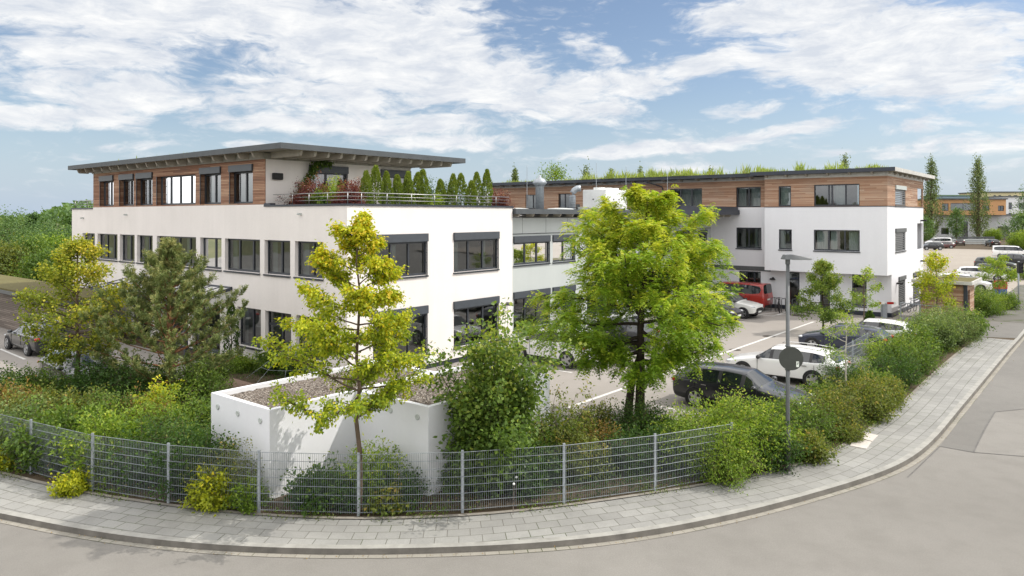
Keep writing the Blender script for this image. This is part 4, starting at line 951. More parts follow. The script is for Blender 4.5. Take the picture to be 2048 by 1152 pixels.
# ------------------------------------------------------------------ far car park: rows of cars
def far_car(kind, col, px, py, head, label, **k):
    x, y = G(px, py); return make_car(kind, col, (x, y), head, label, group='cars on the far gravel yard', **k)
HR = 0.0; HLft = math.pi
far_car('wagon', WH, 1962, 561, -TH * .9, 'white estate car with roof rails, nearest of the far yard row')
far_car('wagon', BK, 1995, 553, -TH * .9, 'black car with pale bonnet second in the far yard row')
far_car('suv', ('graphite', (.05, .055, .05), .4), 1990, 540, -TH * .9, 'dark olive car behind the white estate in the far yard row')
far_car('suv', WH, 1926, 583, -TH * .9, 'white car half hidden behind the bin shed roof')
far_car('suv', BK, 2034, 531, -TH * .9, 'black off road car behind the traffic signal')
far_car('van', WH, 2022, 516, -TH * .8, 'white minibus with dark windows right of the yard', cat='van')
far_car('van', ('pale_blue', (.45, .55, .7)), 2052, 499, R(10), 'white van with blue lower panels at the frame edge', cat='van')
far_car('suv', BK, 1862, 500, HLft, 'black off road car beside the wing corner in the yard')
far_car('wagon', ('maroon', (.08, .02, .02)), 1884, 497, HLft, 'dark maroon car beside the black off road car')
far_car('van', WH, 1876, 493, HLft, 'white passenger van behind the black off road car', cat='van')
far_car('suv', ('brown', (.05, .03, .028), .3), 1920, 491, R(60), 'brown car seen from behind in the middle of the yard')
far_car('suv', ('dark_brown', (.03, .02, .018), .2), 1985, 493, R(75), 'dark brown off road car seen from behind by the grassy mound')
far_car('van', WH, 1932, 471, HLft, 'long white minibus in front of the orange building', cat='van')
far_car('wagon', RD, 1969, 466, HLft, 'small red car in front of the orange building')
far_car('van', ('grey', (.3, .3, .3)), 2012, 466, HLft, 'grey van parked before the grey garage door', cat='van')
far_car('wagon', WH, 1868, 464, HLft, 'white car under the left poplar')
far_car('wagon', SV, 1855, 465, HLft, 'silver car beside the wing corner under the left poplar')

# ------------------------------------------------------------------ bicycles, racks, barrier, gate, shed
def bicycle(pos, rz, label, col):
    o = empty('bicycle', (*pos, .01), rz, label, 'bicycle', 'bicycles by the wing')
    for x in (-.52, .52):
        q = MB(); n = 20; q.tube([(x + .33 * math.cos(6.2832 * k / n), 0, .34 + .33 * math.sin(6.2832 * k / n)) for k in range(n + 1)], .022, 6, False)
        for k in range(8): q.tube([(x, 0, .34), (x + .32 * math.cos(.785 * k), 0, .34 + .32 * math.sin(.785 * k))], .004, 3, False)
        q.build('wheel', M['black'], o)
    q = MB()
    for a, b in (((-.52, .34), (-.05, .32)), ((-.05, .32), (-.18, .82)), ((-.18, .82), (.36, .80)), ((.36, .80), (-.05, .32)), ((-.52, .34), (-.18, .8)), ((.36, .9), (.52, .34))): q.tube([(a[0], 0, a[1]), (b[0], 0, b[1])], .02, 6)
    q.build('frame', paint(*col), o)
    q = MB(); q.tube([(.36, 0, .88), (.33, 0, 1.0)], .014, 6); q.tube([(.24, -.27, 1.0), (.34, -.1, 1.02), (.34, .1, 1.02), (.24, .27, 1.0)], .013, 6); q.build('handlebar', M['trim'], o)
    q = MB(); q.tube([(-.18, 0, .8), (-.2, 0, .93)], .014, 6); q.box(-.34, -.06, -.07, .07, .92, .97); q.build('saddle', M['trim'], o)
bicycle(G(1557.5, 625), R(75), 'dark bicycle leaning in the rack nearest the red van', ('bike_black', (.02, .025, .03)))
bicycle(G(1580, 628), R(70), 'dark red bicycle in the rack behind the street lamp', ('bike_red', (.2, .02, .02)))
bicycle(G(1824, 624), -TH + R(80), 'dark bicycle leaning against the side wall of the end block', ('bike_black', (.02, .025, .03)))
for k, px in enumerate((1546, 1556, 1567, 1576, 1588, 1597)):
    x, y = G(px, 622 + k * .9); q = MB(); q.tube([(0, -.4, 0), (0, -.4, .85), (0, -.34, .95), (0, .34, .95), (0, .4, .85), (0, .4, 0)], .028, 8)
    o = q.build('bicycle_stand', M['galv_dark'], None, smooth=True); o.location = (x, y, .01); o.rotation_euler = (0, 0, -TH)
    tag(o, 'grey steel hoop bicycle stand in the row along the wing wall', 'bicycle stand', 'row of bicycle stands by the wing')
x, y = G(1768, 636)
o = empty('barrier_post', (x, y, 0), 0, 'grey barrier post with red and white striped arm stub', 'barrier')
q = MB(); q.box(-.15, .15, -.15, .15, 0, 1.0); q.build('housing', M['galv'], o, bevel=.02)
for k, (a, b) in enumerate(((-.45, -.28), (-.28, -.05), (.12, .55), (.55, .68))):
    q = MB(); q.box(a, b, -.2, -.154, .95, 1.1); q.build('arm', (M['red_lens'] if k in (0, 2) else M['plate']), o)
def gate(pts, label, z1=1.15):
    P_ = [Vector((*G(*p), 0)) for p in pts]; o = empty('railing_gate', tuple(P_[0]), 0, label, 'gate'); c = tuple(P_[0])
    q = MB()
    for z in (z1, .15): q.tube([(p.x, p.y, z) for p in P_], .03, 6)
    q.build('rail', M['galv'], o, c)
    for p in P_: q = MB(); q.tube([(p.x, p.y, 0), (p.x, p.y, z1 + .02)], .045, 6); q.build('post', M['galv'], o, c)
    q = MB()
    for i in range(len(P_) - 1):
        m_ = int((P_[i + 1] - P_[i]).length / .13)
        for k in range(m_): p = P_[i].lerp(P_[i + 1], (k + .5) / m_); q.tube([(p.x, p.y, .15), (p.x, p.y, z1)], .009, 4, False)
    q.build('bar', M['galv'], o, c)
gate([(1801, 640), (1840, 645), (1880, 650)], 'grey steel railing before the end block, right of the barrier post')
gate([(1840, 632), (1879, 634), (1924, 640)], 'taller grey steel gate in front of the wooden bin shed', 1.5)
# wooden bin shed with planted roof
sa, sb = GAB(1886, 652)
sh_o = (-8.2, 55.4, 0); a0, a1, b0, b1 = -9.5, -6.95, 53.7, 57.3
shed = empty('bin_shed', W(-8.2, 55.4, 0), -TH, 'small timber slat bin shed with flat planted roof by the yard entrance', 'shed')
q = MB(); facade(q, PB(b0), a0, a1, .05, 2.55, [], .1); facade(q, PA(a1), b0, b1, .05, 2.55, [(b0 + .5, b0 + 1.7, .05, 2.1)], .1); facade(q, PB(b1), a1, a0, .05, 2.55, [], .1); facade(q, PA(a0), b1, b0, .05, 2.55, [], .1); q.build('slat_wall', M['wood_pale'], shed, sh_o)
box_walls(shed, 'roof_edge', a0 - .45, a1 + .4, b0 - .45, b1 + .45, 2.55, 2.75, .1, M['concrete'], sh_o)
q = MB(); q.box(a0 - .35, a1 + .3, b0 - .35, b1 + .35, 2.56, 2.70); q.build('roof', M['green_roof'], shed, sh_o)
q = MB(); q.box(a1 - .12, a1 + .08, b0 - .1, b0 + .06, 0, 2.5); q.build('corner_post', M['navy'], shed, sh_o)
# newspaper box, traffic signal, black bin
x, y = G(2001, 592)
o = empty('newspaper_box', (x, y, 0), R(10), 'red and blue newspaper box on the grass by the far pavement', 'newspaper box')
q = MB(); q.box(-.38, .38, -.3, .3, .1, .62); q.build('lower_box', plain('box_blue', (.03, .08, .3), .4), o, bevel=.02); q = MB(); q.box(-.4, .4, -.32, .32, .62, 1.3); q.build('upper_box', plain('box_red', (.42, .03, .02), .4), o, bevel=.02); q = MB(); q.box(-.3, .3, -.2, .2, 0, .1); q.build('foot', M['galv_dark'], o)
x, y = G(2037, 606)
o = empty('traffic_signal', (x, y, 0), 0, 'grey traffic signal pole with black signal head at the right frame edge', 'traffic signal')
q = MB(); q.tube([(0, 0, 0), (0, 0, 3.3)], .06, 10); q.build('pole', M['galv'], o, smooth=True)
q = MB(); q.box(-.08, .26, -.2, .12, 2.35, 3.25); hd = q.build('signal_head', M['trim'], o, bevel=.03)
for k in range(3): q = MB(); q.lathe([(.11, -.201), (.11, -.32), (.1, -.32), (.1, -.21), (.01, -.205)], 14, (.09, 0, 2.52 + k * .28), 'y'); q.build('lens_hood', M['trim'], hd)
x, y = G(2034, 590)
o = empty('waste_bin', (x - .9, y + 2.5, 0), 0, 'black wheeled waste bin on the grass beside the traffic signal', 'bin')
q = MB(); q.box(-.35, .35, -.3, .3, .08, .95); q.build('body', M['trim'], o, bevel=.04); q = MB(); q.box(-.38, .38, -.34, .34, .95, 1.03); q.build('lid', M['black'], o, bevel=.02)
for s in (-1, 1): q = MB(); q.lathe([(.1, -.04), (.1, .04)], 12, (s * .3, -.25, .1), 'x'); q.build('wheel', M['black'], o)

# ------------------------------------------------------------------ left: weathered shed with green roof, pallets and shelters behind
so = (-48, 16, 0)
ls = empty('wooden_shed', W(-48, 16, 0), -TH, 'weathered grey timber shed with moss roof at the left car park', 'shed')
sa1 = -42.6
q = MB(); facade(q, PB(14.8), -66, sa1, .0, 2.2, [], .1); facade(q, PA(sa1), 14.8, 17.6, .0, 2.2, [], .1); q.build('slat_wall', M['wood_grey'], ls, so)
q = MB(); q.box(-66.4, sa1 + .3, 14.5, 18.0, 2.21, 2.4); q.build('roof_edge', M['galv_dark'], ls, so)
q = MB(); q.box(-66.3, sa1 + .2, 14.6, 17.9, 2.39, 2.5); q.build('roof', M['green_roof'], ls, so)
x, y = G(27, 668)
q = MB(); q.box(-.45, .45, -.01, .01, 1.0, 1.5); o = q.build('notice_board', M['paper'], None); o.location = (*W(-45.2, 14.73).xy, -.0); o.rotation_euler = (0, 0, -TH); tag(o, 'plain white notice board on the weathered timber shed', 'notice board')
for k in range(4):
    x, y = W(-72 - 7 * k, 34 + 3 * k).xy
    o = empty('pallet_stack', (x, y, 0), -TH + .1 * k, 'wrapped white pallet load behind the weathered shed', 'pallet stack', 'pallet loads behind the weathered shed')
    q = MB()
    for j in range(5): q.box(-.6 - .6, 1.2, -1.2 + j * .5, -1.0 + j * .5, 0, .16)
    q.build('pallet', M['wood_grey'], o); q = MB(); q.box(-1.15, 1.15, -1.1, 1.1, .16, 2.6); q.build('load', M['white_metal'], o, bevel=.08)
    q = MB(); q.box(-1.2, -1.13, -1.15, 1.15, .2, 2.65); q.box(1.13, 1.2, -1.15, 1.15, .2, 2.65); q.build('side_slat', M['wood_grey'], o)

# ------------------------------------------------------------------ far right: orange building and apartment blocks
def slab_house(name, label, px0, px1, ytop, ybase, Y, mats, wins=(), depth=12, lowz=None, cat='building', rot=0.0):
    z1 = EYE + (HOR - ytop) * Y / F; x0, x1 = U(px0) * Y, U(px1) * Y
    z0 = max(-.1, EYE - (ybase - HOR) * Y / F)
    o = empty(name, ((x0 + x1) / 2, Y, 0), rot, label, cat); hw = (x1 - x0) / 2
    P = lambda s, off, z: (s, -off, z)
    q = MB(); ops = [((a - .5) * 2 * hw, (b - .5) * 2 * hw, c, d) for a, b, c, d in wins]
    facade(q, P, -hw, hw, z0, z1, ops, .25)
    q.face([(-hw, 0, z0), (-hw, depth, z0), (-hw, depth, z1), (-hw, 0, z1)]); q.face([(hw, 0, z0), (hw, depth, z0), (hw, depth, z1), (hw, 0, z1)]); q.face([(-hw, depth, z0), (hw, depth, z0), (hw, depth, z1), (-hw, depth, z1)])
    q.build('wall', mats[0], o)
    q = MB(); q.box(-hw - .3, hw + .3, -.4, depth + .3, z1, z1 + .35); q.build('roof', mats[1], o)
    q = MB(); q.box(-hw + .1, hw - .1, 1.5, 1.6, z0, z1 - .1); q.build('partition', M['interior'], o)
    for a, b, c, d in ops:
        q = MB(P); w = .12
        for x in (a, (a + b) / 2 - w / 2, b - w): q.box(x, x + w, -.22, -.14, c, d)
        q.box(a + w, b - w, -.22, -.141, c, c + w); q.box(a + w, b - w, -.22, -.141, d - w, d)
        f = q.build('window', M['frame'], o); q = MB(P); q.face([(a + w, -.18, c + w), (b - w, -.18, c + w), (b - w, -.18, d - w), (a + w, -.18, d - w)]); q.build('pane', M['glass'], f)
    return o
OR = plain('orange_render', (.52, .29, .14), .85, 0, .08, .5); YL = plain('pale_yellow_render', (.56, .50, .30), .9, 0, .06, .4); GW = plain('far_grey_wall', (.44, .45, .46), .9, 0, .08, .4); FWm = plain('far_white_wall', (.66, .67, .69), .9, 0, .06, .4)
Yo = 205; zz = lambda y, Y: EYE + (HOR - y) * Y / F
slab_house('warehouse', 'long low grey hall under the orange upper storey', 1873, 2030, 430.5, 476, Yo + 2, (GW, M['galv_dark']), [(.06, .16, 1.6, 3.4), (.32, .40, .4, 5.2), (.78, .92, .3, 3.8)], 20)
slab_house('orange_building', 'orange cantilevered office storey with a wide ribbon window', 1880, 2012, 399, 430, Yo, (OR, M['galv_dark']), [(.03, .13, 8.2, 10.3), (.16, .55, 8.3, 10.4), (.64, .75, 8.3, 9.8), (.88, .97, 8.2, 9.7)], 16)
slab_house('apartment_block', 'pale yellow apartment block with flat roof behind the orange building', 1972, 2055, 385, 470, 250, (YL, M['galv_dark']), [(.18, .24, 12.4, 13.9), (.3, .36, 12.4, 13.9), (.54, .6, 12.4, 13.9), (.66, .76, 12.4, 13.9)], 15)
slab_house('apartment_block', 'white apartment front with stacked grey windows at the right edge', 2006, 2062, 394, 470, 240, (FWm, M['galv_dark']), [(.2, .32, 9, 11.2), (.2, .32, 5.6, 7.8), (.55, .75, 9, 11), (.55, .75, 5.6, 7.8)], 8)
slab_house('office_block', 'blue grey glazed pavilion peeking above the orange building', 1878, 1945, 392, 470, 235, (plain('blue_glass_wall', (.2, .3, .36), .3), plain('green_roof_edge', (.12, .2, .13), .7)), [(.1, .9, 11.2, 12.4)], 10)
# stacked building material on the yard
for k, (px, py, w_) in enumerate(((1925, 479, 9), (1945, 483, 7), (1935, 489, 8))):
    x, y = G(px, py); q = MB(); L_ = w_ * 1.6
    for j in range(3): q.box(-L_ / 2, L_ / 2, -.5, .5, .12 + j * .42, .42 + j * .42)
    for xx in (-L_ * .3, L_ * .3): q.box(xx - .1, xx + .1, -.45, .45, 0, 1.3)
    o = q.build('beam_stack', (M['box_pale'], M['galv_dark'], M['curtain'])[k], None); o.location = (x, y, .01)
    tag(o, ('pale stack of long beams on the yard, the one nearest the orange building', 'dark stack of long beams in the middle of the yard piles', 'white stack of long beams nearest to the parked yard cars')[k], 'beam stack', 'beam stacks on the yard')
# ------------------------------------------------------------------ vegetation
def leafmat(name, stops, trans=.38, rough=.5):
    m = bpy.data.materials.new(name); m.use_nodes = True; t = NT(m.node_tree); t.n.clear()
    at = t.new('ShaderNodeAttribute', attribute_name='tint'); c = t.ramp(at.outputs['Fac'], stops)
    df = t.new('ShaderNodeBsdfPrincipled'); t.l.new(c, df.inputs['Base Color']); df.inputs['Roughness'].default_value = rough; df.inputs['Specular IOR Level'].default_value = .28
    tl = t.new('ShaderNodeBsdfTranslucent'); t.l.new(t.mix(1.0, c, (1.25, 1.3, .55), 'MULTIPLY'), tl.inputs[0])
    mx = t.new('ShaderNodeMixShader'); mx.inputs[0].default_value = trans; t.l.new(df.outputs[0], mx.inputs[1]); t.l.new(tl.outputs[0], mx.inputs[2])
    out = t.new('ShaderNodeOutputMaterial'); t.l.new(mx.outputs[0], out.inputs[0]); return m
LM = {
 'lime': leafmat('yellowing_leaf', [(0, (.095, .155, .015)), (.35, (.21, .29, .02)), (.7, (.43, .47, .03)), (.93, (.60, .56, .03)), (1, (.62, .46, .03))]),
 'locust': leafmat('locust_leaf', [(0, (.075, .15, .016)), (.45, (.168, .285, .024)), (.8, (.30, .42, .035)), (1, (.49, .50, .05))]),
 'maple': leafmat('field_maple_leaf', [(0, (.098, .150, .021)), (.5, (.240, .285, .033)), (.85, (.465, .435, .045)), (1, (.600, .480, .060))]),
 'pine': leafmat('pine_needle', [(0, (.045, .072, .022)), (.5, (.10, .14, .042)), (.85, (.21, .25, .08)), (1, (.31, .30, .11))], .15),
 'mid': leafmat('mid_green_leaf', [(0, (.055, .10, .02)), (.5, (.105, .178, .03)), (.85, (.195, .275, .05)), (1, (.33, .37, .07))]),
 'dark': leafmat('dark_green_leaf', [(0, (.027, .063, .015)), (.5, (.054, .112, .024)), (.9, (.105, .180, .036)), (1, (.195, .240, .045))]),
 'light': leafmat('light_green_leaf', [(0, (.095, .165, .022)), (.5, (.19, .29, .036)), (.85, (.32, .405, .055)), (1, (.48, .50, .08))]),
 'olive': leafmat('olive_leaf', [(0, (.075, .105, .024)), (.5, (.150, .188, .039)), (.85, (.270, .270, .053)), (1, (.405, .285, .075))]),
 'yellow': leafmat('yellow_leaf', [(0, (.210, .255, .021)), (.5, (.405, .435, .030)), (.85, (.620, .600, .038)), (1, (.620, .495, .045))]),
 'rust': leafmat('dry_leaf', [(0, (.105, .090, .027)), (.4, (.225, .158, .045)), (.8, (.360, .210, .068)), (1, (.450, .330, .120))]),
 'grey': leafmat('grey_green_leaf', [(0, (.075, .120, .038)), (.5, (.150, .217, .075)), (.85, (.255, .315, .120)), (1, (.405, .420, .165))]),
 'red': leafmat('copper_leaf', [(0, (.053, .015, .021)), (.5, (.128, .033, .039)), (.85, (.255, .083, .068)), (1, (.375, .180, .105))]),
 'thuja': leafmat('thuja_spray', [(0, (.068, .112, .018)), (.5, (.150, .217, .030)), (.85, (.255, .315, .045)), (1, (.360, .375, .075))], .2),
 'far': leafmat('far_tree_leaf', [(0, (.068, .128, .045)), (.5, (.120, .203, .063)), (.85, (.195, .285, .083)), (1, (.300, .345, .105))], .3),
 'poplar': leafmat('poplar_leaf', [(0, (.10, .14, .06)), (.5, (.17, .22, .085)), (.85, (.25, .30, .11)), (1, (.34, .36, .15))], .3),
 'grass': leafmat('roof_grass_blade', [(0, (.180, .240, .060)), (.5, (.330, .405, .105)), (.85, (.540, .540, .180)), (1, (.450, .180, .120))], .4),
}
BARK = plain('grey_brown_bark', (.12, .09, .065), .95, 0, .35, 5, .1, .02); BARK_D = plain('dark_bark', (.045, .036, .028), .95, 0, .35, 5, .1, .02)
BARK_P = plain('pine_bark', (.22, .11, .06), .95, 0, .3, 6, .1, .02); BARK_W = plain('pale_birch_bark', (.46, .43, .38), .9, 0, .25, 7, .1)
def fast_mesh(name, v, f, m, tint=None):
    me = bpy.data.meshes.new(name); k = f.shape[1]; nf = len(f)
    me.vertices.add(len(v)); me.vertices.foreach_set('co', np.ascontiguousarray(v, np.float32).ravel())
    me.loops.add(nf * k); me.loops.foreach_set('vertex_index', np.ascontiguousarray(f, np.int32).ravel())
    me.polygons.add(nf); me.polygons.foreach_set('loop_start', np.arange(0, nf * k, k, dtype=np.int32))
    me.update(calc_edges=True); me.materials.append(m)
    if tint is not None:
        a = me.attributes.new('tint', 'FLOAT', 'FACE'); a.data.foreach_set('value', np.ascontiguousarray(tint, np.float32))
    return me
def unit(a): return a / np.maximum(1e-9, np.linalg.norm(a, axis=1, keepdims=True))
def leaves(name, m, P, D, L, Wd, tint, parent=None, org=None, flat=.6, fold=.18):
    """one folded four-cornered leaf at each point P, tip along D"""
    n = len(P); D = unit(D); up = unit(rng.normal(0, 1 - flat, (n, 3)) + np.array([0, 0, 1]) * flat)
    Sd = np.cross(D, up); Sd = unit(Sd + 1e-6); Nn = np.cross(Sd, D)
    L = np.broadcast_to(L, (n,))[:, None]; Wd = np.broadcast_to(Wd, (n,))[:, None]
    v = np.empty((n, 4, 3)); v[:, 0] = P; v[:, 2] = P + D * L
    mid = P + D * L * .45 + Nn * L * fold
    v[:, 1] = mid + Sd * Wd / 2; v[:, 3] = mid - Sd * Wd / 2
    b = np.arange(n)[:, None] * 4
    f = np.concatenate([b + np.array([0, 1, 2]), b + np.array([0, 2, 3])], 1).reshape(-1, 3)
    me = fast_mesh(name, v.reshape(-1, 3), f, m, np.repeat(np.clip(tint, 0, 1), 2))
    o = link(bpy.data.objects.new(name, me), parent)
    if parent is None and org is not None: o.location = org
    return o
def curve3(p0, d0, L, bend, n=6, wob=.05):
    """a limb that starts at p0 along d0 and bends by `bend` (a vector) over its length"""
    p = np.array(p0, float); d = np.array(d0, float); out = [p.copy()]
    for k in range(n):
        d = d + np.array(bend) / n + rng.normal(0, wob, 3); d /= np.linalg.norm(d); p = p + d * L / n; out.append(p.copy())
    return out
def grow(H, cb, prof, nprim, tr, e0=15, e1=65, nsec=6, sl=.38, lift=.35, wob=.09, lean=(0, 0), secdroop=-.1, start=.3, twin=False, tert=2):
    """trunk, limbs and twigs of a tree; returns the mesh builder and the twig points (position, direction, share of height, outerness)"""
    mb = MB(); tp = [np.array([0, 0, -.1])]; n = 9
    for k in range(1, n + 1): tp.append(np.array([lean[0] * k / n + rng.normal(0, .02 * H / 6), lean[1] * k / n + rng.normal(0, .02 * H / 6), H * .96 * k / n]))
    mb.tube(tp, [tr * (1 - .88 * (k / n)) + .006 for k in range(n + 1)], 9)
    if twin: mb.tube([(-.35, .1, -.1), (-.32, .08, .6), (-.22, .05, 1.5), tuple(tp[3])], [tr * .95, tr * .8, tr * .7, tr * .5], 9)
    anc = []
    az0 = rng.uniform(0, 6.28)
    for i in range(nprim):
        q = (i + rng.uniform(-.3, .3)) / max(1, nprim - 1); q = min(max(q, 0), 1)
        hf = q ** .9; zt = cb + (H - cb) * hf; az = az0 + i * 2.39996 + rng.normal(0, .2)
        Lr = prof(hf, az) * rng.uniform(.82, 1.12)
        el = R(e0 + (e1 - e0) * hf + rng.normal(0, 6)); rise = Lr * math.tan(min(el, R(72))) * .55
        zs = max(cb * .55, min(zt - rise * .8, H * .93)); j = min(int(zs / (H * .96) * n), n - 1); fr = zs / (H * .96) * n - j
        p0 = tp[j] * (1 - fr) + tp[j + 1] * fr
        tgt = np.array([math.cos(az) * Lr, math.sin(az) * Lr, zt - p0[2]]); LL = np.linalg.norm(tgt)
        d0 = tgt / max(LL, 1e-6); d0 = d0 - np.array([0, 0, lift * .5]); d0 /= np.linalg.norm(d0)
        pts = curve3(p0, d0, LL, (0, 0, lift), 7, wob); r0 = max(.012, tr * .42 * (1 - hf * .6))
        mb.tube(pts, [r0 * (1 - .85 * k / 7) + .004 for k in range(8)], 5, False)
        for k in range(2, 8):
            dd = pts[k] - pts[k - 1]
            if k / 7 > start: anc.append((pts[k], dd / np.linalg.norm(dd), hf, k / 7))
        for s in range(nsec):
            u = start + (1 - start) * (s + rng.uniform(0, .8)) / nsec; kk = min(int(u * 7), 6); pp = pts[kk] + (pts[kk + 1] - pts[kk]) * (u * 7 - kk)
            dd = pts[kk + 1] - pts[kk]; dd /= np.linalg.norm(dd); sidev = np.cross(dd, [0, 0, 1]); sidev /= max(1e-6, np.linalg.norm(sidev))
            ds = dd * .75 + sidev * (1 if s % 2 else -1) * rng.uniform(.5, 1.1) + np.array([0, 0, rng.normal(.1, .3)]); ds /= np.linalg.norm(ds)
            l2 = sl * Lr * (1.15 - u * .6) * rng.uniform(.7, 1.2) + .12
            p2 = curve3(pp, ds, l2, (0, 0, secdroop), 4, wob * 1.3); mb.tube(p2, [.012, .009, .007, .005, .003], 4, False)
            for k in range(1, 5):
                d3 = p2[k] - p2[k - 1]; anc.append((p2[k], d3 / np.linalg.norm(d3), hf, min(1, u + .15 * k)))
                for q3 in range(tert if k < 4 else 1):
                    d4 = d3 / np.linalg.norm(d3) + rng.normal(0, .6, 3); d4 /= np.linalg.norm(d4); e = p2[k] + d4 * l2 * rng.uniform(.15, .4)
                    anc.append((e, d4, hf, min(1, u + .15 * k + .1)))
    return mb, anc
def expand(anc, per, jit):
    A = np.array([a[0] for a in anc]); D = np.array([a[1] for a in anc]); h = np.array([a[2] for a in anc]); o = np.array([a[3] for a in anc])
    i = np.repeat(np.arange(len(anc)), per); n = len(i)
    return A[i] + rng.normal(0, jit, (n, 3)), D[i], h[i], o[i], i
def broadleaf(name, label, pos, rz, g, lm, per, jit, ll, wr=.6, bark=BARK, tintf=None, droop=.35, flat=.6, cat='tree', group=None):
    o = empty(name, (*pos, 0), rz, label, cat, group); mb, anc = g
    mb.build('trunk', bark, o, smooth=True)
    P, D, h, ou, i = expand(anc, per, jit); n = len(P)
    cl = rng.normal(0, .13, int(i.max()) + 1)[i]                # whole sprays a little lighter or darker than their neighbours
    d = unit(D * .6 + rng.normal(0, .55, (n, 3)) + np.array([0, 0, -droop]))
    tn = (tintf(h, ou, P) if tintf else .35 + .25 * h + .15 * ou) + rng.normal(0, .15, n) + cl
    L = ll * rng.uniform(.65, 1.2, n)
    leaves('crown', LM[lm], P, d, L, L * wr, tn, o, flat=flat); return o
def pinnate(name, label, pos, rz, g, lm, per, jit, fl, bark=BARK_D, npair=5, cat='tree', tintf=None):
    """feather leaves: pairs of narrow leaflets along a drooping stalk"""
    o = empty(name, (*pos, 0), rz, label, cat); mb, anc = g; mb.build('trunk', bark, o, smooth=True)
    P, D, h, ou, i = expand(anc, per, jit); n = len(P)
    cl = rng.normal(0, .11, int(i.max()) + 1)[i]
    d = unit(D * .8 + rng.normal(0, .5, (n, 3)) + np.array([0, 0, .05])); sd_ = unit(np.cross(d, np.array([0, 0, 1.]) + rng.normal(0, .25, (n, 3))))
    fl_ = fl * rng.uniform(.7, 1.2, n)[:, None]; PP, DD, LL, TT = [], [], [], []
    tn = (tintf(h, ou, P) if tintf else .3 + .35 * h + .15 * ou) + rng.normal(0, .1, n) + cl
    for k in range(npair):
        u = (k + .6) / npair; base = P + d * fl_ * u - np.array([0, 0, 1]) * fl_ * .55 * u * u
        for s in (-1, 1):
            PP.append(base); DD.append(unit(sd_ * s + d * .55 - np.array([0, 0, .25]))); LL.append(fl_[:, 0] * .40 * (1.1 - abs(u - .45))); TT.append(tn + rng.normal(0, .05, n))
    PP, DD, LL, TT = np.concatenate(PP), np.concatenate(DD), np.concatenate(LL), np.concatenate(TT)
    leaves('crown', LM[lm], PP, DD, LL, LL * .5, TT, o, flat=.75, fold=.08); return o
def prof_pts(pts, asym=None):
    xs, ys = zip(*pts)
    return lambda h, az: float(np.interp(h, xs, ys)) * (1 + (asym(az) if asym else 0))

# front tree turning yellow, outside the bin enclosure
g = grow(6.85, 2.35, prof_pts([(0, 1.1), (.1, 1.85), (.3, 1.45), (.5, 1.2), (.68, .95), (.85, .62), (1, .15)], lambda az: .2 * math.cos(az - math.pi) + .12 * math.sin(az * 2 + 1)), 38, .06, 12, 62, 7, .32, .32, secdroop=.0, tert=2)
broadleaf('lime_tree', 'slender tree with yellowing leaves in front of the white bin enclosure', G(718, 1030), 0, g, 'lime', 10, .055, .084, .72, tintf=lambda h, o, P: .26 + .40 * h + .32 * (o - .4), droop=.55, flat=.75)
# the big honey locust in the car park
g = grow(7.7, 2.15, prof_pts([(0, 1.8), (.12, 2.6), (.3, 3.1), (.5, 3.2), (.66, 2.9), (.78, 2.2), (.9, 1.35), (1, .5)], lambda az: -.02 * math.cos(az) + .15 * math.sin(az * 3 + .6)), 40, .17, 2, 60, 7, .34, .42, wob=.12, lean=(.25, 0), secdroop=-.25, start=.16, twin=True, tert=2)
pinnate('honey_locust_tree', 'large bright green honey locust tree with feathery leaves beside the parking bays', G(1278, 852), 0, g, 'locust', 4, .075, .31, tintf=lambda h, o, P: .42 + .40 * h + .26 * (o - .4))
# left field maple
g = grow(5.9, 1.7, prof_pts([(0, .9), (.15, 1.65), (.4, 1.75), (.65, 1.45), (.85, .9), (1, .3)]), 26, .1, 15, 65, 6, .4, .3, tert=2)
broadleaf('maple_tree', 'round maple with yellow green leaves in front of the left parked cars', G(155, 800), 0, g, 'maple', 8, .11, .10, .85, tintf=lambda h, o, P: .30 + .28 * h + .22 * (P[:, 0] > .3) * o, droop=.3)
# young trees
g = grow(4.2, .85, prof_pts([(0, .9), (.15, 1.45), (.4, 1.3), (.7, .85), (1, .2)]), 22, .06, 5, 50, 6, .4, .2)
broadleaf('hornbeam_tree', 'small layered green tree standing alone before the white end block', G(1645, 668), 0, g, 'mid', 6, .09, .12, .6, bark=BARK_D, tintf=lambda h, o, P: .35 + .35 * h + .2 * o)
g = grow(3.1, 1.5, prof_pts([(0, .9), (.3, 1.05), (.7, .7), (1, .2)]), 8, .04, 15, 60, 3, .4, .3)
broadleaf('birch_tree', 'thin young tree with pale trunk in the hedge by the white estate car', G(1692, 800), 0, g, 'light', 4, .09, .09, .45, bark=BARK_W, droop=.5)
g = grow(4.4, 1.5, prof_pts([(0, 1.0), (.3, 1.3), (.6, 1.0), (1, .4)]), 15, .05, 10, 60, 5, .4, .3)
broadleaf('yellow_tree', 'small sparse yellow leaved tree over the bin shed roof', G(1873, 652), 0, g, 'lime', 4, .12, .15, .5, droop=.4)
g = grow(3.4, 1.3, prof_pts([(0, 1.2), (.4, 1.5), (1, .5)]), 12, .05, 10, 50, 4, .4, .2)
broadleaf('rowan_tree', 'small open green tree before the far row of parked cars', G(1996, 597), 0, g, 'light', 4, .12, .2, .4, droop=.4)
g = grow(3.2, .5, prof_pts([(0, .7), (.3, .95), (.6, .7), (1, .2)]), 12, .04, 30, 60, 5, .5, .3)
broadleaf('young_tree', 'thin whippy sapling rising in front of the end block corner', G(1728, 690), 0, grow(4.0, 2.2, prof_pts([(0, .5), (.5, .8), (1, .3)]), 7, .035, 35, 65, 3, .4, .3), 'light', 4, .1, .13, .5)
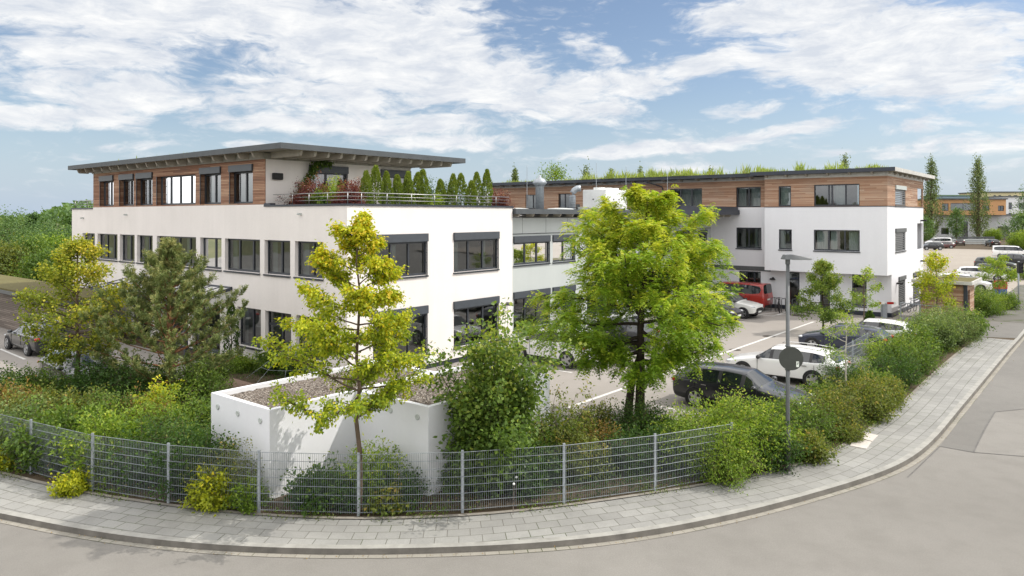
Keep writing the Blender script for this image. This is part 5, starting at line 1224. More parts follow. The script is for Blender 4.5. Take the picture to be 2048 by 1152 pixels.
# dense small tree next to the bin enclosure and its thin neighbour
def multi(H, rad, nst, nsec=6, sl=.4, e=(55, 85), hmin=.15, per_stem_wob=.08):
    """several stems from the ground: shrubs and bushy trees"""
    mb = MB(); anc = []
    for i in range(nst):
        az = i * 2.39996 + rng.uniform(-.3, .3); rr = math.sqrt((i + .5) / nst); x, y = math.cos(az) * rad * rr, math.sin(az) * rad * rr
        top = H * (1 - .62 * rr ** 2.2) * rng.uniform(.75, 1.12); tg = np.array([x * .8, y * .8, top]); L = np.linalg.norm(tg)
        d0 = tg / L + np.array([0, 0, .25]); d0 /= np.linalg.norm(d0); b0 = np.array([x * .18, y * .18, -.05])
        out = np.array([math.cos(az), math.sin(az), 0])
        pts = curve3(b0, d0, L * 1.0, out * .35 - np.array([0, 0, .15]), 6, per_stem_wob); mb.tube(pts, [.016, .014, .011, .009, .007, .005, .003], 4, False)
        for s in range(nsec):
            u = .16 + .84 * (s + rng.uniform(0, .9)) / nsec; kk = min(int(u * 6), 5); pp = pts[kk] + (pts[kk + 1] - pts[kk]) * (u * 6 - kk)
            ds = rng.normal(0, 1, 3) + out * .7 + np.array([0, 0, .25]); ds /= np.linalg.norm(ds); l2 = sl * rad * rng.uniform(.5, 1.15)
            p2 = curve3(pp, ds, l2, (0, 0, -.1), 3, .15); mb.tube(p2, [.006, .005, .004, .003], 3, False)
            for k in range(0, 4): anc.append((p2[k], ds, max(0, p2[k][2] / H), k / 3))
    return mb, anc
def fill(g, H, rad, n, low=.08):
    """more twig points through the outer shell, down to the ground"""
    for k in range(n):
        v = rng.normal(0, 1, 3); v /= np.linalg.norm(v); v[2] = abs(v[2]) if rng.uniform() < .3 else v[2]; r_ = rng.uniform(.55, 1.02)
        p = np.array([v[0] * rad * r_, v[1] * rad * r_, H * (.5 + .47 * v[2] * r_)]); p[2] = max(p[2], H * low)
        p[:2] *= 1 + .28 * math.sin(7 * v[0] + 5 * v[1] + 4 * v[2] + H * 9); p[2] *= 1 + .2 * math.sin(6 * v[0] - 8 * v[1] + rad * 20); g[1].append((p, v + np.array([0, 0, .4]), max(0, p[2] / H), .8))
    return g
g = multi(4.9, .85, 44, 9, .5); g = fill(g, 3.75, .86, 800, .04)
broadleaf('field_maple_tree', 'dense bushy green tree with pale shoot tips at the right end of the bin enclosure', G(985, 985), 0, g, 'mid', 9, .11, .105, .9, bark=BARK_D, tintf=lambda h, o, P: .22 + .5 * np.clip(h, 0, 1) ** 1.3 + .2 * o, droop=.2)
g = multi(2.7, 1.0, 16, 8, .5)
broadleaf('dogwood_bush', 'loose arching bush with pale leaves right of the dense bushy tree', G(1108, 940), 0, g, 'olive', 6, .10, .10, .55, tintf=lambda h, o, P: .3 + .4 * h, cat='bush')

# pine
def pine(label, pos, H, rad):
    o = empty('pine_tree', (*pos, 0), 0, label, 'tree'); mb = MB(); mb.tube([(0, 0, -.1), (.03, 0, H * .4), (0, .03, H * .75), (0, 0, H * .97)], [.12, .09, .05, .02], 9); mb.build('trunk', BARK_P, o, smooth=True)
    shoots = []; lb = MB()
    nw = 13
    for wv in range(nw):
        q = wv / (nw - 1); z = .75 + (H * .93 - .75) * q ** .85; L = rad * (1 - q) ** 1.05 * (.7 if wv == 0 else 1) + .22; nb = 8 if q < .7 else 5
        for b in range(nb):
            az = wv * 1.1 + b * 6.2832 / nb + rng.normal(0, .2); Lb = L * rng.uniform(.72, 1.12)
            d0 = np.array([math.cos(az), math.sin(az), .1 + .75 * q]); d0 /= np.linalg.norm(d0); pts = curve3((0, 0, z), d0, Lb, (0, 0, .55), 7, .06)
            lb.tube(pts, [.03 * (1 - q * .6), .026, .021, .017, .013, .01, .008, .006], 5, False)
            for k in range(2, 8):
                for s in range((5 if q < .55 else 3) if k > 2 else 2):
                    dd = pts[k] - pts[k - 1]; dd /= np.linalg.norm(dd); d = dd * .55 + rng.normal(0, .45, 3) + np.array([0, 0, .6]); d /= np.linalg.norm(d)
                    shoots.append((pts[k] + rng.normal(0, .05, 3), d, rng.uniform(.2, .36), q))
            dd = pts[7] - pts[6]; shoots.append((pts[7], dd / np.linalg.norm(dd) + np.array([0, 0, .6]), rng.uniform(.28, .42), q))
    for k in range(7): az = k * .9; shoots.append((np.array([0, 0, H * (.84 + .012 * k)]), np.array([math.cos(az) * .45, math.sin(az) * .45, 1]), rng.uniform(.4, .65), 1))
    shoots.append((np.array([0, 0, H * .93]), np.array([0, 0, 1.]), .55, 1))
    lb.build('limb', BARK_P, o, smooth=True)
    per = 46; n = len(shoots) * per
    B0 = np.repeat(np.array([s[0] for s in shoots]), per, 0); D0 = unit(np.repeat(np.array([s[1] for s in shoots]), per, 0)); L0 = np.repeat([s[2] for s in shoots], per); Q = np.repeat([s[3] for s in shoots], per)
    u = rng.uniform(0, 1, n); P = B0 + D0 * (L0 * u)[:, None]; rd = unit(np.cross(D0, rng.normal(0, 1, (n, 3)))); d = unit(D0 * .75 + rd)
    ln = rng.uniform(.08, .13, n); tone = np.repeat(rng.normal(0, .14, len(shoots)), per)
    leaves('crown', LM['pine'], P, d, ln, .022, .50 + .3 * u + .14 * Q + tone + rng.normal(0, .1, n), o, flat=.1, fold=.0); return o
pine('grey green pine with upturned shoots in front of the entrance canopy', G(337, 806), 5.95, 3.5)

# shrubs: pixel foot, width and height in metres
def shrub(px, py, wd, ht, lm, label, name='shrub', leaf=.06, wr=.6, dens=1.0, per=8, nst=None, pos=None, tint0=.25, group=None, droop=.15, cat='shrub'):
    p = pos or G(px, py); nst = nst or max(8, int(16 * wd * dens)); g = multi(ht, wd / 2, nst, 7, .45, per_stem_wob=.1); g = fill(g, ht * .88, wd * .46, int(58 * wd * ht))
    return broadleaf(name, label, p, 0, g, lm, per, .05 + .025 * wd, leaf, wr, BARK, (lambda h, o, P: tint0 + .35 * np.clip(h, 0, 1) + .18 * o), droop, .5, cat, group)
GL = 'shrubs in the garden behind the mesh fence'; GH = 'hedge shrubs along the pavement'
SH = [
 # left garden, behind the fence
 (18, 922, 1.7, 1.5, 'grey', 'grey green shrub behind the leftmost fence panel', GL), (105, 935, 1.6, 1.45, 'mid', 'mid green shrub behind the fence right of the leftmost post', GL), (215, 955, 1.9, 1.6, 'light', 'soft light green shrub behind the fence between its second and third posts', GL),
 (285, 968, 1.5, 1.45, 'dark', 'dark shrub behind the fence just left of its third post', GL), (385, 985, 1.7, 1.6, 'dark', 'dark green shrub behind the fence right of its third post', GL), (455, 1004, 1.3, 1.2, 'olive', 'olive shrub with brown tips close behind the fence by the enclosure corner', GL), (425, 1014, .9, .75, 'yellow', 'small yellow green shrub pushing through the fence left of the enclosure', GL), (495, 1018, .7, .6, 'light', 'small light shrub at the fence post before the enclosure wall', GL),
 (60, 872, 2.0, 1.35, 'olive', 'broad olive shrub in the second row of the left garden', GL), (150, 868, 1.8, 1.2, 'olive', 'olive brown shrub below the maple', GL), (225, 885, 1.9, 1.4, 'mid', 'mid green shrub below the maple, right of the olive brown one', GL), (290, 880, 1.5, 1.2, 'rust', 'brownish dry shrub in front of the pine', GL), (335, 905, 1.7, 1.75, 'light', 'light green shrub with long shoots in front of the pine', GL), (318, 868, .7, 1.55, 'yellow', 'tall sprig of yellow leaves in front of the pine trunk', GL), (382, 900, 1.5, 1.3, 'mid', 'mid green shrub beside the left wall of the enclosure', GL),
 (20, 815, 2.6, 1.1, 'dark', 'dark low hedge at the left frame edge before the car park', GL), (85, 818, 2.2, 1.25, 'mid', 'leafy shrub hiding the lower half of the dark hatchback', GL), (190, 818, 2.2, 1.5, 'dark', 'dark shrub between maple trunk and pine', GL), (255, 822, 2.3, 1.5, 'dark', 'dark shadowed shrub under the left pine branches', GL), (395, 808, 1.9, 1.3, 'mid', 'green shrub under the right pine branches', GL), (420, 775, 1.7, 1.35, 'mid', 'bright bushy shrub beside the garden path', GL), (300, 800, 1.8, 1.1, 'dark', 'low dark shrub behind the pine trunk', GL),
 (120, 905, 1.7, 1.1, 'olive', 'olive shrub in the middle of the left garden', GL), (365, 945, 1.5, 1.2, 'mid', 'green shrub in the middle row left of the enclosure', GL), (30, 860, 1.5, 1.3, 'rust', 'reddish brown shrub near the left frame edge', GL), (180, 920, 1.6, 1.25, 'mid', 'mid green shrub behind the light one at the second fence post', GL),
 (8, 936, .8, .65, 'yellow', 'yellow green plant at the leftmost fence panel, pavement side', None), (150, 985, .85, .6, 'yellow', 'yellow leaved plant on the pavement edge by the second fence post', None),
 (600, 752, 1.7, 1.15, 'dark', 'dark spreading shrub by the glass door of the white office', None), (545, 745, 1.4, 1.15, 'mid', 'green shrub left of the glass door', None), (485, 742, 1.2, .8, 'light', 'bright fern like plant below the ground floor window', None), (640, 745, 1.5, 1.0, 'dark', 'dark shrub behind the back wall of the enclosure', None),
 # in front of the enclosure
 (640, 1008, 1.35, .95, 'dark', 'dark spiky shrub in front of the enclosure left of the yellowing tree', None), (745, 1002, 1.15, 1.55, 'light', 'light green bush around the trunk of the yellowing tree', None), (700, 1015, 1.1, .8, 'dark', 'low dark shrub at the foot of the yellowing tree', None), (800, 1006, 1.2, .95, 'dark', 'dark shrub in front of the enclosure right of the yellowing tree', None), (775, 1020, .9, .55, 'olive', 'olive brown low plant behind the fence right of the yellowing tree', None), (905, 985, .6, .9, 'mid', 'narrow green shrub at the right corner of the enclosure', None),
 # behind the right fence panels
 (960, 975, 1.4, 1.2, 'dark', 'dark shrub under the dense bushy tree', GL), (1040, 985, 1.3, 1.1, 'dark', 'dark undergrowth shrub behind the white thistle heads', GL), (1120, 925, 1.7, 1.45, 'mid', 'mid green shrub behind the fence below the loose arching bush', GL), (1085, 960, 1.3, 1.2, 'dark', 'dark green shrub behind the fence right of the thistles', GL), (1165, 955, 1.4, 1.2, 'olive', 'olive shrub behind the fence left of the rusty yellow one', GL), (1205, 932, 1.1, 1.25, 'rust', 'rusty yellow shrub behind the fence below the honey locust', GL), (1190, 880, 1.3, 1.2, 'olive', 'thin olive shrub at the car park edge left of the locust trunk', GL), (1285, 880, 1.9, 1.35, 'dark', 'dark glossy shrub around the foot of the honey locust', GL), (1250, 940, 1.5, 1.2, 'dark', 'dark shrub behind the fence, second panel from its right end', GL), (1335, 930, 1.6, 1.25, 'dark', 'dark green shrub behind the rightmost visible fence panel', GL), (1350, 890, 1.2, .8, 'mid', 'green shrub right of the locust foot', GL),
 # hedge along the pavement on the right
 (1418, 940, 2.3, 1.9, 'light', 'big bright arching shrub hanging over the right end of the fence', GH), (1500, 925, 2.2, 1.8, 'light', 'big bright arching shrub next to the street lamp', GH), (1475, 890, 1.8, 1.25, 'mid', 'green shrub behind the two bright arching ones', GH), (1450, 962, 1.5, 1.5, 'light', 'bright shrub spilling over the fence end onto the pavement edge', GH), (1540, 935, 1.4, 1.3, 'dark', 'dark shrub directly left of the street lamp foot', GH), (1600, 885, 1.8, 1.45, 'mid', 'green shrub right behind the street lamp', GH), (1612, 918, 1.1, .8, 'olive', 'olive brown dry shrub right of the street lamp foot', GH), (1560, 862, 1.6, .8, 'mid', 'green shrub in front of the black car bonnet', GH),
 (1660, 862, 1.7, 1.3, 'olive', 'olive shrub left of the cover slabs', GH), (1645, 822, 1.6, .85, 'mid', 'green shrub below the birch trunk', GH), (1688, 790, 1.5, 1.45, 'dark', 'dark round shrub against the white estate car', GH), (1690, 880, .9, .5, 'olive', 'low olive plant at the pavement edge behind the cover slabs', GH), (1725, 835, 1.9, 1.35, 'olive', 'olive green shrub beyond the cover slabs', GH), (1760, 812, 1.5, 1.05, 'olive', 'brownish olive shrub in the middle of the right hedge', GH), (1738, 792, 1.7, 1.0, 'mid', 'green shrub behind the brownish olive one in the hedge', GH), (1788, 772, 1.7, 1.35, 'dark', 'dark leafy shrub in the middle of the right hedge', GH), (1775, 735, 1.8, 1.6, 'light', 'yellow green tall shrub in front of the white small car', GH), (1815, 745, 1.9, 1.5, 'mid', 'light olive shrub at the pavement, past the dark leafy one', GH), (1835, 715, 1.7, 1.5, 'mid', 'mid green shrub in the far half of the right hedge', GH), (1800, 700, 1.7, 1.5, 'light', 'light green shrub behind the far half of the hedge', GH), (1870, 700, 1.8, 1.9, 'grey', 'blue green soft shrub in the far half of the hedge', GH), (1855, 678, 2.0, 1.5, 'mid', 'green shrub behind the blue green one', GH), (1910, 690, 2.2, 1.95, 'grey', 'big grey green shrub at the far end of the hedge', GH), (1930, 676, 2.0, 1.75, 'mid', 'last green shrub of the hedge at the yard entrance', GH), (1885, 666, 2.2, 1.6, 'grey', 'pale flowering shrub behind the end of the hedge', GH),
 (1960, 632, 2.2, 1.7, 'mid', 'first bushy shrub beyond the yard entrance, beside the bin shed', None), (1985, 628, 2.2, 1.6, 'light', 'light green shrub in the middle beyond the yard entrance', None), (2008, 618, 2.0, 1.3, 'mid', 'green shrub by the far pavement, under the newspaper box', None), (1965, 608, 2.2, 1.5, 'mid', 'bushy shrub behind the others beyond the yard entrance', None),
 (1050, 688, 1.5, 1.6, 'light', 'round green shrub at the corner of white office and grey link building', None), (1135, 682, 1.4, 1.5, 'dark', 'dark shrub against the grey link building', None),
 (2046, 500, 5, 4.0, 'light', 'large pale green bush at the right frame edge beyond the yard', None), (1985, 482, 5, 3.6, 'light', 'pale bush on the grassy mound behind the yard cars', None), (2055, 560, 2.5, 1.6, 'light', 'bush at the right frame edge behind the traffic signal', None),
]
for px, py, wd, ht, lm, lab, gr in SH:
    far = py < 560; big = wd > 1.6
    if gr == GH: wd *= 1.12; ht *= 1.08
    if gr == GL and px < 500: ht *= 1.22; wd *= 1.1
    vr = rng.uniform(.8, 1.45); shrub(px, py, wd, ht, lm, lab, leaf=vr * .15 if far else vr * .074 if lm in ('dark', 'rust', 'olive') else vr * .082, wr=.62 if lm != 'light' else .42, per=5 if far else (7 if py > 750 else 6), group=gr, droop=.5 if 'arching' in lab or 'spilling' in lab else .15, tint0=.10 if gr == GL and py > 760 and px < 500 else .2)  # left garden leaves tinted darker: tree shade put into their colour
for px, py in ((1048, 962), (1031, 985), (1026, 1000)):
    x, y = G(px, py + 30); o = empty('thistle', (x, y, 0), 0, 'white thistle head on a thin stalk behind the fence', 'flower', 'white thistle heads behind the fence')
    q = MB(); q.tube([(0, 0, 0), (.02, 0, .7)], .006, 4); q.build('stalk', M['wood_grey'], o); q = MB(); q.lathe([(.01, .69), (.025, .7), (.03, .72), (.018, .74), (.004, .745)], 10, (.02, 0, 0)); q.build('flower_head', M['white_metal'], o)

# cut evergreens: narrow cones of sprays
def thuja(pos, z, H, rad, label, lm='thuja', n=2200, leaf=.10, name='thuja', group=None, pot=True):
    o = empty(name, (*pos, z), rng.uniform(0, 6), label, 'conifer', group)
    u = rng.uniform(0, 1, n) ** .8; az = rng.uniform(0, 6.283, n); rr = rad * np.minimum(1, (1 - u) * 2.2) ** .6 * (.72 + .28 * np.sqrt(rng.uniform(0, 1, n))) * (1 + .16 * np.sin(az * 3 + u * 9) + .1 * np.sin(u * 31 + az))
    zb = .28 if pot else .0
    P = np.stack([np.cos(az) * rr, np.sin(az) * rr, zb + u * (H - zb)], 1); d = unit(np.stack([np.cos(az) * .5, np.sin(az) * .5, np.full(n, 1.0)], 1) + rng.normal(0, .25, (n, 3)))
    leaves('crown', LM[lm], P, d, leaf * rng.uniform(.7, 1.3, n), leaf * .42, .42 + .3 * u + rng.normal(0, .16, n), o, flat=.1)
    q = MB(); q.tube([(0, 0, .05), (0, 0, H * .85)], [.03, .01], 6); q.build('trunk', BARK, o)
    if pot: q = MB(); q.lathe([(.15, 0), (.2, .3), (.21, .32), (.18, .32), (.17, .26)], 14); q.build('pot', M['galv_dark'], o)
    return o
def terr(px, inset):
    if px < 705: return W(onB(px, BF + inset), BF + inset).xy
    s = onA(px, AF - inset); return W(AF - inset, s).xy
TX = [(731, 344), (750, 333), (777, 345), (796, 352), (818, 345), (832, 347), (845, 341), (886, 360), (903, 350), (922, 349), (941, 363), (957, 346), (972, 340)]
for k, (px, yt) in enumerate(TX):
    p = terr(px, 1.05 + .2 * (k % 2)); H = EYE + (HOR - yt) * p[1] / F - 6.62
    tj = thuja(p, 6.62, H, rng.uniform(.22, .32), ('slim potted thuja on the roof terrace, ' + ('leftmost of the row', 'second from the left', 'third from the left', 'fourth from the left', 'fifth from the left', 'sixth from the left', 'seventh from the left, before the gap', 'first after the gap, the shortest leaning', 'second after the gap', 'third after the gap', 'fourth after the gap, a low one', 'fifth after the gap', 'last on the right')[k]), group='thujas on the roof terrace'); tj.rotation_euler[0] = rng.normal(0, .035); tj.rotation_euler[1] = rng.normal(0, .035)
def potted(px, inset, wd, ht, lm, label, leaf=.07, name='potted_shrub', per=12):
    p = terr(px, inset); o = shrub(0, 0, wd, ht, lm, label, name, leaf, .7, 1.5, per, pos=p); o.location.z = 6.62; return o
potted(628, 1.0, 1.35, 2.1, 'red', 'copper leaved maple bush on the roof terrace, the largest and left one', name='copper_maple')
potted(598, 1.2, .9, 1.7, 'red', 'thin reddish shrub on the terrace at the foot of the climbing vine', name='copper_shrub', per=4)
potted(700, 1.0, 1.15, 1.9, 'red', 'dark copper maple bush on the terrace left of the thujas', name='copper_maple')
potted(998, 1.0, 1.1, 1.7, 'red', 'dark copper bush at the right end of the roof terrace', name='copper_maple')
potted(664, 1.0, .8, 2.0, 'light', 'yellow green bush between the two copper maples on the terrace')
potted(640, .7, .9, 1.3, 'dark', 'low dark green bush below the large copper maple on the terrace')
potted(868, 2.2, 1.2, 2.2, 'dark', 'dark leafy bush behind the gap in the thuja row', per=6)
potted(862, 1.0, .9, 1.35, 'light', 'pale leaved bush in the gap of the thuja row')
# vine up the penthouse wall
vs, ve = onA(590, PA1 + .15), onA(612, PA1 + .15); o = empty('climbing_vine', W(PA1 + .12, vs, 6.62), -TH, 'green climbing vine on the white penthouse wall, reaching up to the roof beams', 'vine')
q = MB(); vp = [(.05, -.3, .0), (.02, .0, .8), (.04, .35, 1.5), (.03, .8, 2.2), (.15, 1.1, 2.75), (.3, 1.9, 2.9)]; q.tube(vp, .014, 5); q.build('stem', BARK, o)
n = 1700; u = rng.uniform(0, 1, n) * 5; i = np.minimum(u.astype(int), 4); A_ = np.array(vp)[i]; B_ = np.array(vp)[i + 1]; P = A_ + (B_ - A_) * (u - i)[:, None] + rng.normal(0, 1, (n, 3)) * np.stack([np.full(n, .09), .17 - .018 * u, np.full(n, .12)], 1); P[:, 0] = np.abs(P[:, 0]) + .02
leaves('foliage', LM['mid'], P, rng.normal(0, .5, (n, 3)) + np.array([.3, 0, -.7]), rng.uniform(.07, .13, n), .08, .35 + rng.normal(0, .2, n), o, flat=.2)
# columns of dark juniper by the entrance
for px, py, H, lab in ((463, 735, 2.9, 'narrow dark juniper column beside the entrance canopy'), (1739, 668, 1.3, 'small dark cypress in front of the white small car')):
    thuja(G(px, py), 0, H, .3, lab, 'dark', 2200, .1, 'juniper', None, False)

# ---- far trees
def far_tree(name, label, pos, H, rad, lm, n, leaf, kind='round', group=None, cb=.2, z=-.1):
    o = empty(name, (*pos, z), rng.uniform(0, 6), label, 'tree', group)
    q = MB(); q.tube([(0, 0, 0), (.05 * rad, 0, H * .5), (0, 0, H * .92)], [H * .022, H * .014, .02], 7)
    K = 42 if kind == 'round' else 70 if kind == 'poplar' else 50
    c = []
    for k in range(K):
        az = k * 2.39996; u = (k + .5) / K
        if kind == 'round': zz_ = cb + (1 - cb) * u; rr = rad * math.sin(math.pi * min(.97, max(.12, (u * .86 + .12)))) ** .7 * rng.uniform(.45, 1.0)
        elif kind == 'poplar': zz_ = .1 + .88 * u; rr = rad * (min(1, u * 4 + .3) * (1 - u ** 2.4) ** .8) * rng.uniform(.3, 1.0)
        else: zz_ = cb + (1 - cb) * u; rr = rad * (1 - u) ** .9 * rng.uniform(.5, 1.0)
        c.append((math.cos(az) * rr, math.sin(az) * rr, zz_ * H))
        q.tube([(0, 0, max(.1, zz_ * H - rr * (.6 if kind != 'poplar' else 2.0))), c[-1]], [H * .005, H * .002], 4, False)
    q.build('trunk', BARK, o); c = np.array(c); i = rng.integers(0, K, n)
    sg = rad * (.26 if kind == 'round' else .17 if kind == 'poplar' else .16) * rng.uniform(.6, 1.3, K)[i]
    st_ = np.array([1, 1, 2.6]) if kind == 'poplar' else np.array([1, 1, .7])
    P = c[i] + rng.normal(0, 1, (n, 3)) * sg[:, None] * st_; P[:, 2] = np.maximum(P[:, 2], H * .04)
    d = unit(rng.normal(0, 1, (n, 3)) + (np.array([0, 0, 1.2]) if kind == 'poplar' else np.array([0, 0, -.2])))
    leaves('crown', LM[lm], P, d, leaf * rng.uniform(.6, 1.3, n), leaf * .6, .42 + rng.normal(0, .16, K)[i] + rng.normal(0, .16, n), o, flat=.3); return o
PG = 'poplars behind the wing'
for px, yt, Y, rad, lab in ((1030, 340, 150, 1.5, 'lone poplar tip above the left end of the wing roof'), (1172, 338, 160, 2.2, 'double poplar tip above the wing roof behind the plant cabinet'), (1222, 340, 170, 1.5, 'narrow poplar tip above the wing roof right of the plant cabinet'), (1281, 338, 170, 1.6, 'poplar tip above the wing roof left of the locust top'), (1421, 338, 180, 1.6, 'poplar tip above the wing roof near the step in the roof'), (1690, 312, 190, 2.2, 'tallest poplar tip above the end block roof')):
    far_tree('poplar_tree', lab, (U(px) * Y, Y), EYE + (HOR - yt) * Y / F, rad, 'poplar', 2600, .42, 'poplar', PG)
far_tree('round_tree', 'round pale tree crown above the left part of the wing roof', (U(1110) * 120, 120), EYE + (HOR - 334) * 120 / F, 2.9, 'light', 3500, .3, 'round', None, .5)
for px, yt, yb, rad, lab in ((1863, 323, 474, 2.5, 'tall poplar beside the wing, the left of the two'), (1956, 320, 471, 2.7, 'tall poplar in front of the orange building, the right of the two')):
    Y = F * EYE / (yb - HOR); Y = 195; far_tree('poplar_tree', lab, (U(px) * Y, Y), EYE + (HOR - yt) * Y / F, rad, 'poplar', 5200, .40, 'poplar', None)
far_tree('small_tree', 'small round tree in front of the grey hall', (U(1913) * 180, 180), EYE + (HOR - 418) * 180 / F, 2.0, 'far', 2600, .35, 'round', None, .25)
far_tree('round_tree', 'dark tree at the right frame edge before the white apartment front', (U(2046) * 150, 150), EYE + (HOR - 428) * 150 / F, 3.0, 'far', 4000, .35)
far_tree('round_tree', 'tall tree cut by the right frame edge', (U(2070) * 170, 170), EYE + (HOR - 370) * 170 / F, 3.6, 'far', 4000, .4)
far_tree('small_tree', 'small tree beside the wing corner under the left poplar', (U(1848) * 175, 175), EYE + (HOR - 436) * 175 / F, 2.2, 'far', 2600, .35)
LT = [(-60, 440, 105, 5, 'far', 'leafy tree just outside the left frame edge'), (8, 434, 112, 4.6, 'far', 'leafy tree at the left frame edge behind the pallets'), (42, 437, 120, 4.2, 'far', 'second leafy tree from the left behind the pallets'), (88, 452, 108, 4.0, 'far', 'broad leafy tree in the middle of the left background'), (122, 462, 100, 3.6, 'far', 'leafy tree touching the white office at the left'), (105, 480, 88, 3.0, 'light', 'lower light tree before the left background trees'), (60, 486, 84, 2.6, 'mid', 'lower green tree before the left background trees'), (18, 497, 80, 2.6, 'olive', 'ochre yellow bush tree at the left frame edge'), (140, 500, 76, 2.4, 'mid', 'green bush tree at the corner of the white office'), (95, 512, 70, 2.3, 'mid', 'low green tree above the maple crown')]
for px, yt, Y, rad, lm, lab in LT: far_tree('leafy_tree', lab, (U(px) * Y, Y), EYE + (HOR - yt) * Y / F, rad, lm, 5200, .30, 'round', 'trees in the left background', .12)
for px, yt, Y, lab in ((66, 430, 118, 'dark conifer tip rising above the left background trees'), (146, 438, 112, 'dark conifer close to the left corner of the white office')): far_tree('conifer_tree', lab, (U(px) * Y, Y), EYE + (HOR - yt) * Y / F, 2.2, 'dark', 3500, .3, 'cone', None, .2)
# a far belt of woods that closes the view on the left and behind the yard
n = 26000; a = rng.uniform(-1.15, .98, n); Yd = rng.uniform(420, 520, n); hgt = rng.uniform(0, 1, n) ** .7 * (11 + 4 * np.sin(a * 23) + 3 * np.sin(a * 57 + 1))
P = np.stack([np.tan(np.clip(a, -1.2, 1.2)) * Yd, Yd, hgt], 1); o = leaves('far_woods', LM['far'], P, rng.normal(0, 1, (n, 3)), rng.uniform(2.2, 4.2, n), 2.6, .4 + rng.normal(0, .18, n) , None, (0, 0, 0), flat=.2)
tag(o, kind='stuff')
# trees across the road, behind the viewer, seen in the window panes
for k, (x, y, H) in enumerate(((-46, -4, 9), (-36, -14, 10), (-58, 8, 8), (-24, -22, 9), (22, -12, 9), (34, 4, 8), (44, 22, 9), (10, -26, 10), (-70, 18, 9))):
    far_tree('street_tree', 'tree across the road, outside the view, mirrored in the panes', (x, y), H, 3.2, 'far' if k % 2 else 'olive', 2600, .34, 'round', 'trees across the road', .2)

# ---- ground cover
def scatter(name, pts_fn, n, lm, ll, h, tint=.3, wr=.5, flatv=.5, upv=.5):
    P = pts_fn(n); m_ = len(P); P = np.column_stack([P, rng.uniform(0, 1, m_) ** 1.6 * h]); d = rng.normal(0, .6, (m_, 3)) + np.array([0, 0, upv]); L = ll * rng.uniform(.5, 1.3, m_)
    return tag(leaves(name, LM[lm], P, d, L, L * wr, tint + rng.normal(0, .2, m_), None, (0, 0, 0), flat=flatv), kind='stuff')
inn_a = np.array([(p.x, p.y) for p in inn]); inn_n = np.array([tuple((offset(inn, 1)[i] - inn[i])) for i in range(len(inn))])
sgn = 1 if ((inn_a[80] + inn_n[80])[1] < inn_a[80][1]) else -1             # +1: the normal points to the pavement
def along(lo, hi, i0=0, i1=None, patch=.45):
    def f(n):
        i = rng.integers(i0, i1 or len(inn) - 1, n); t_ = rng.uniform(lo, hi, n); u = rng.uniform(0, 1, n)[:, None]
        P = (inn_a[i] * (1 - u) + inn_a[i + 1] * u) - inn_n[i] * sgn * t_[:, None]
        s = np.sin(P[:, 0] * 2.3 + 1.3 * np.sin(P[:, 1] * 1.7)) + np.sin(P[:, 0] * 5.1 + P[:, 1] * 3.3) * .7; return P[s > patch * rng.uniform(-1, 2, n)]
    return f
i0 = next(i for i in range(len(inn)) if inn_a[i][0] > -17)
scatter('undergrowth', along(.15, 2.6, i0, None, -.6), 22000, 'mid', .065, .3, .1)
scatter('dry_undergrowth', along(.15, 3.0, i0, None, .1), 12000, 'rust', .07, .25, .3)
scatter('weeds', along(-.10, .35, i0, None, .25), 9000, 'light', .055, .2, .2)
scatter('edge_grass', along(-.22, .1, i0, None, .5), 3500, 'olive', .05, .08, .3)
inn_t = unit(np.gradient(inn_a, axis=0))
def inside(X, Y, mg):
    P = np.stack([X, Y], 1); j = ((P[:, None, :] - inn_a[None]) ** 2).sum(2).argmin(1)
    return -((P - inn_a[j]) * inn_n[j]).sum(1) * sgn > mg
def area(a0, a1, b0, b1, keep):
    def f(n):
        a = rng.uniform(a0, a1, n); b = rng.uniform(b0, b1, n); X = a * CS + b * SN; Yy = -a * SN + b * CS; s = np.sin(a * 1.9 + np.sin(b * 2.1) * 1.4) + .6 * np.sin(a * 4.7 + b * 3.1)
        k = (s > rng.uniform(-2.2, 1.2, n)) & keep(a, b) & inside(X, Yy, .25); return np.stack([X[k], Yy[k]], 1)
    return f
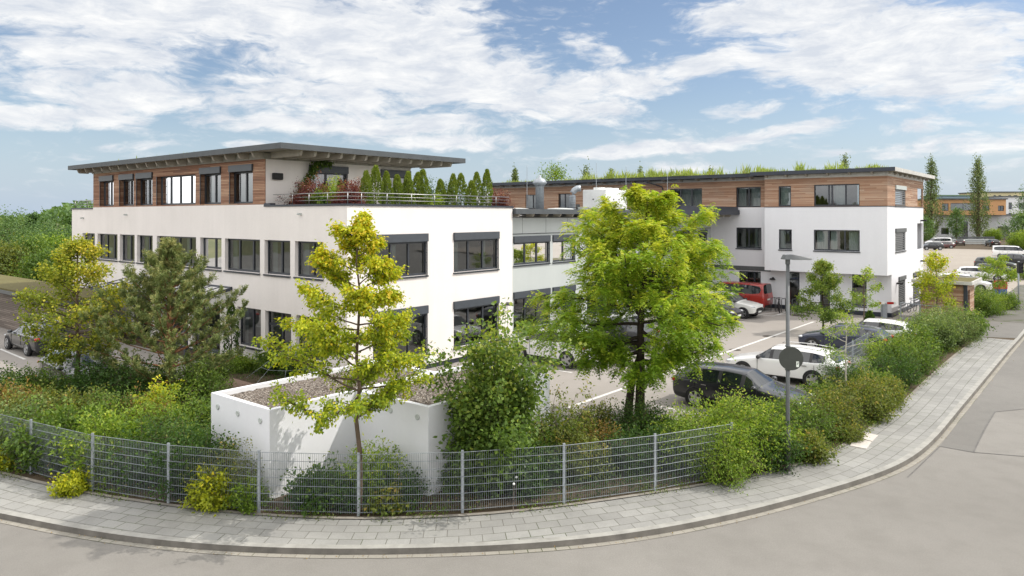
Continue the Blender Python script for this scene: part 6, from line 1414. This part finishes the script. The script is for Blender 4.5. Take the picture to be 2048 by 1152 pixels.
scatter('garden_ground_cover', area(-32, -18.7, 6.5, 18.2, lambda a, b: ~((a > -30.3) & (b > 14.5) & (b < 16.5))), 34000, 'mid', .07, .3, .08)  # low tint paints the tree shade over the left garden
scatter('garden_dry_grass', area(-32, -18.7, 6.5, 15, lambda a, b: b < 14.4), 16000, 'rust', .09, .3, .35, .18, .2, 1.2)
scatter('bed_ground_cover', area(-12.7, -8.3, 14.5, 19, lambda a, b: b > 12), 7000, 'dark', .07, .3, .3)
scatter('hedge_ground_cover', area(-8.2, -5.7, 19, 48, lambda a, b: a > -8.2), 34000, 'mid', .085, .8, .15)
scatter('fallen_leaves', lambda n: (lambda i, t_: np.array([(kerb[k].x, kerb[k].y) for k in i]) + np.stack([rng.normal(0, .12, n), -t_], 1))(rng.integers(40, len(kerb) - 120, n), rng.uniform(.05, .3, n) ** 1.2), 900, 'rust', .035, .0, .6, .7, .9, 0).location = (0, 0, ZR + .015)
# planted roofs
def roofgrass(name, a0, a1, b0, b1, z, n, hmax, dens=None):
    a = rng.uniform(a0, a1, n); b = rng.uniform(b0, b1, n); s = np.sin(a * 1.1 + np.sin(a * .37) * 2) + .7 * np.sin(a * 2.7 + b); s = s + .8 * np.sin(a * 6.3 + 1.7 * b); k = s > rng.uniform(-1.3, 2.0, n); a, b = a[k], b[k]; m_ = len(a)
    P = np.stack([a * CS + b * SN, -a * SN + b * CS, np.full(m_, z)], 1); L = hmax * rng.uniform(.25, 1, m_) ** 2.2 * (.55 + .5 * np.clip(np.sin(a * 2.1 + 1) + .6 * np.sin(a * 5.3), -.5, 1.4))
    tag(leaves(name, LM['grass'], P, rng.normal(0, .28, (m_, 3)) + np.array([0, 0, 1]), L, .035 + L * .06, rng.uniform(.0, .7, m_) + .4 * (rng.uniform(0, 1, m_) > .95), None, (0, 0, 0), flat=.0, fold=.02), kind='stuff')
roofgrass('roof_grass', -36, -12, 52.9, 58, 10.03, 22000, .85)
roofgrass('roof_grass', -47, -36, 53.8, 58, 10.03, 4000, .5)
roofgrass('roof_grass', -49, -27.3, 17.9, 24, 9.95, 2200, .3)
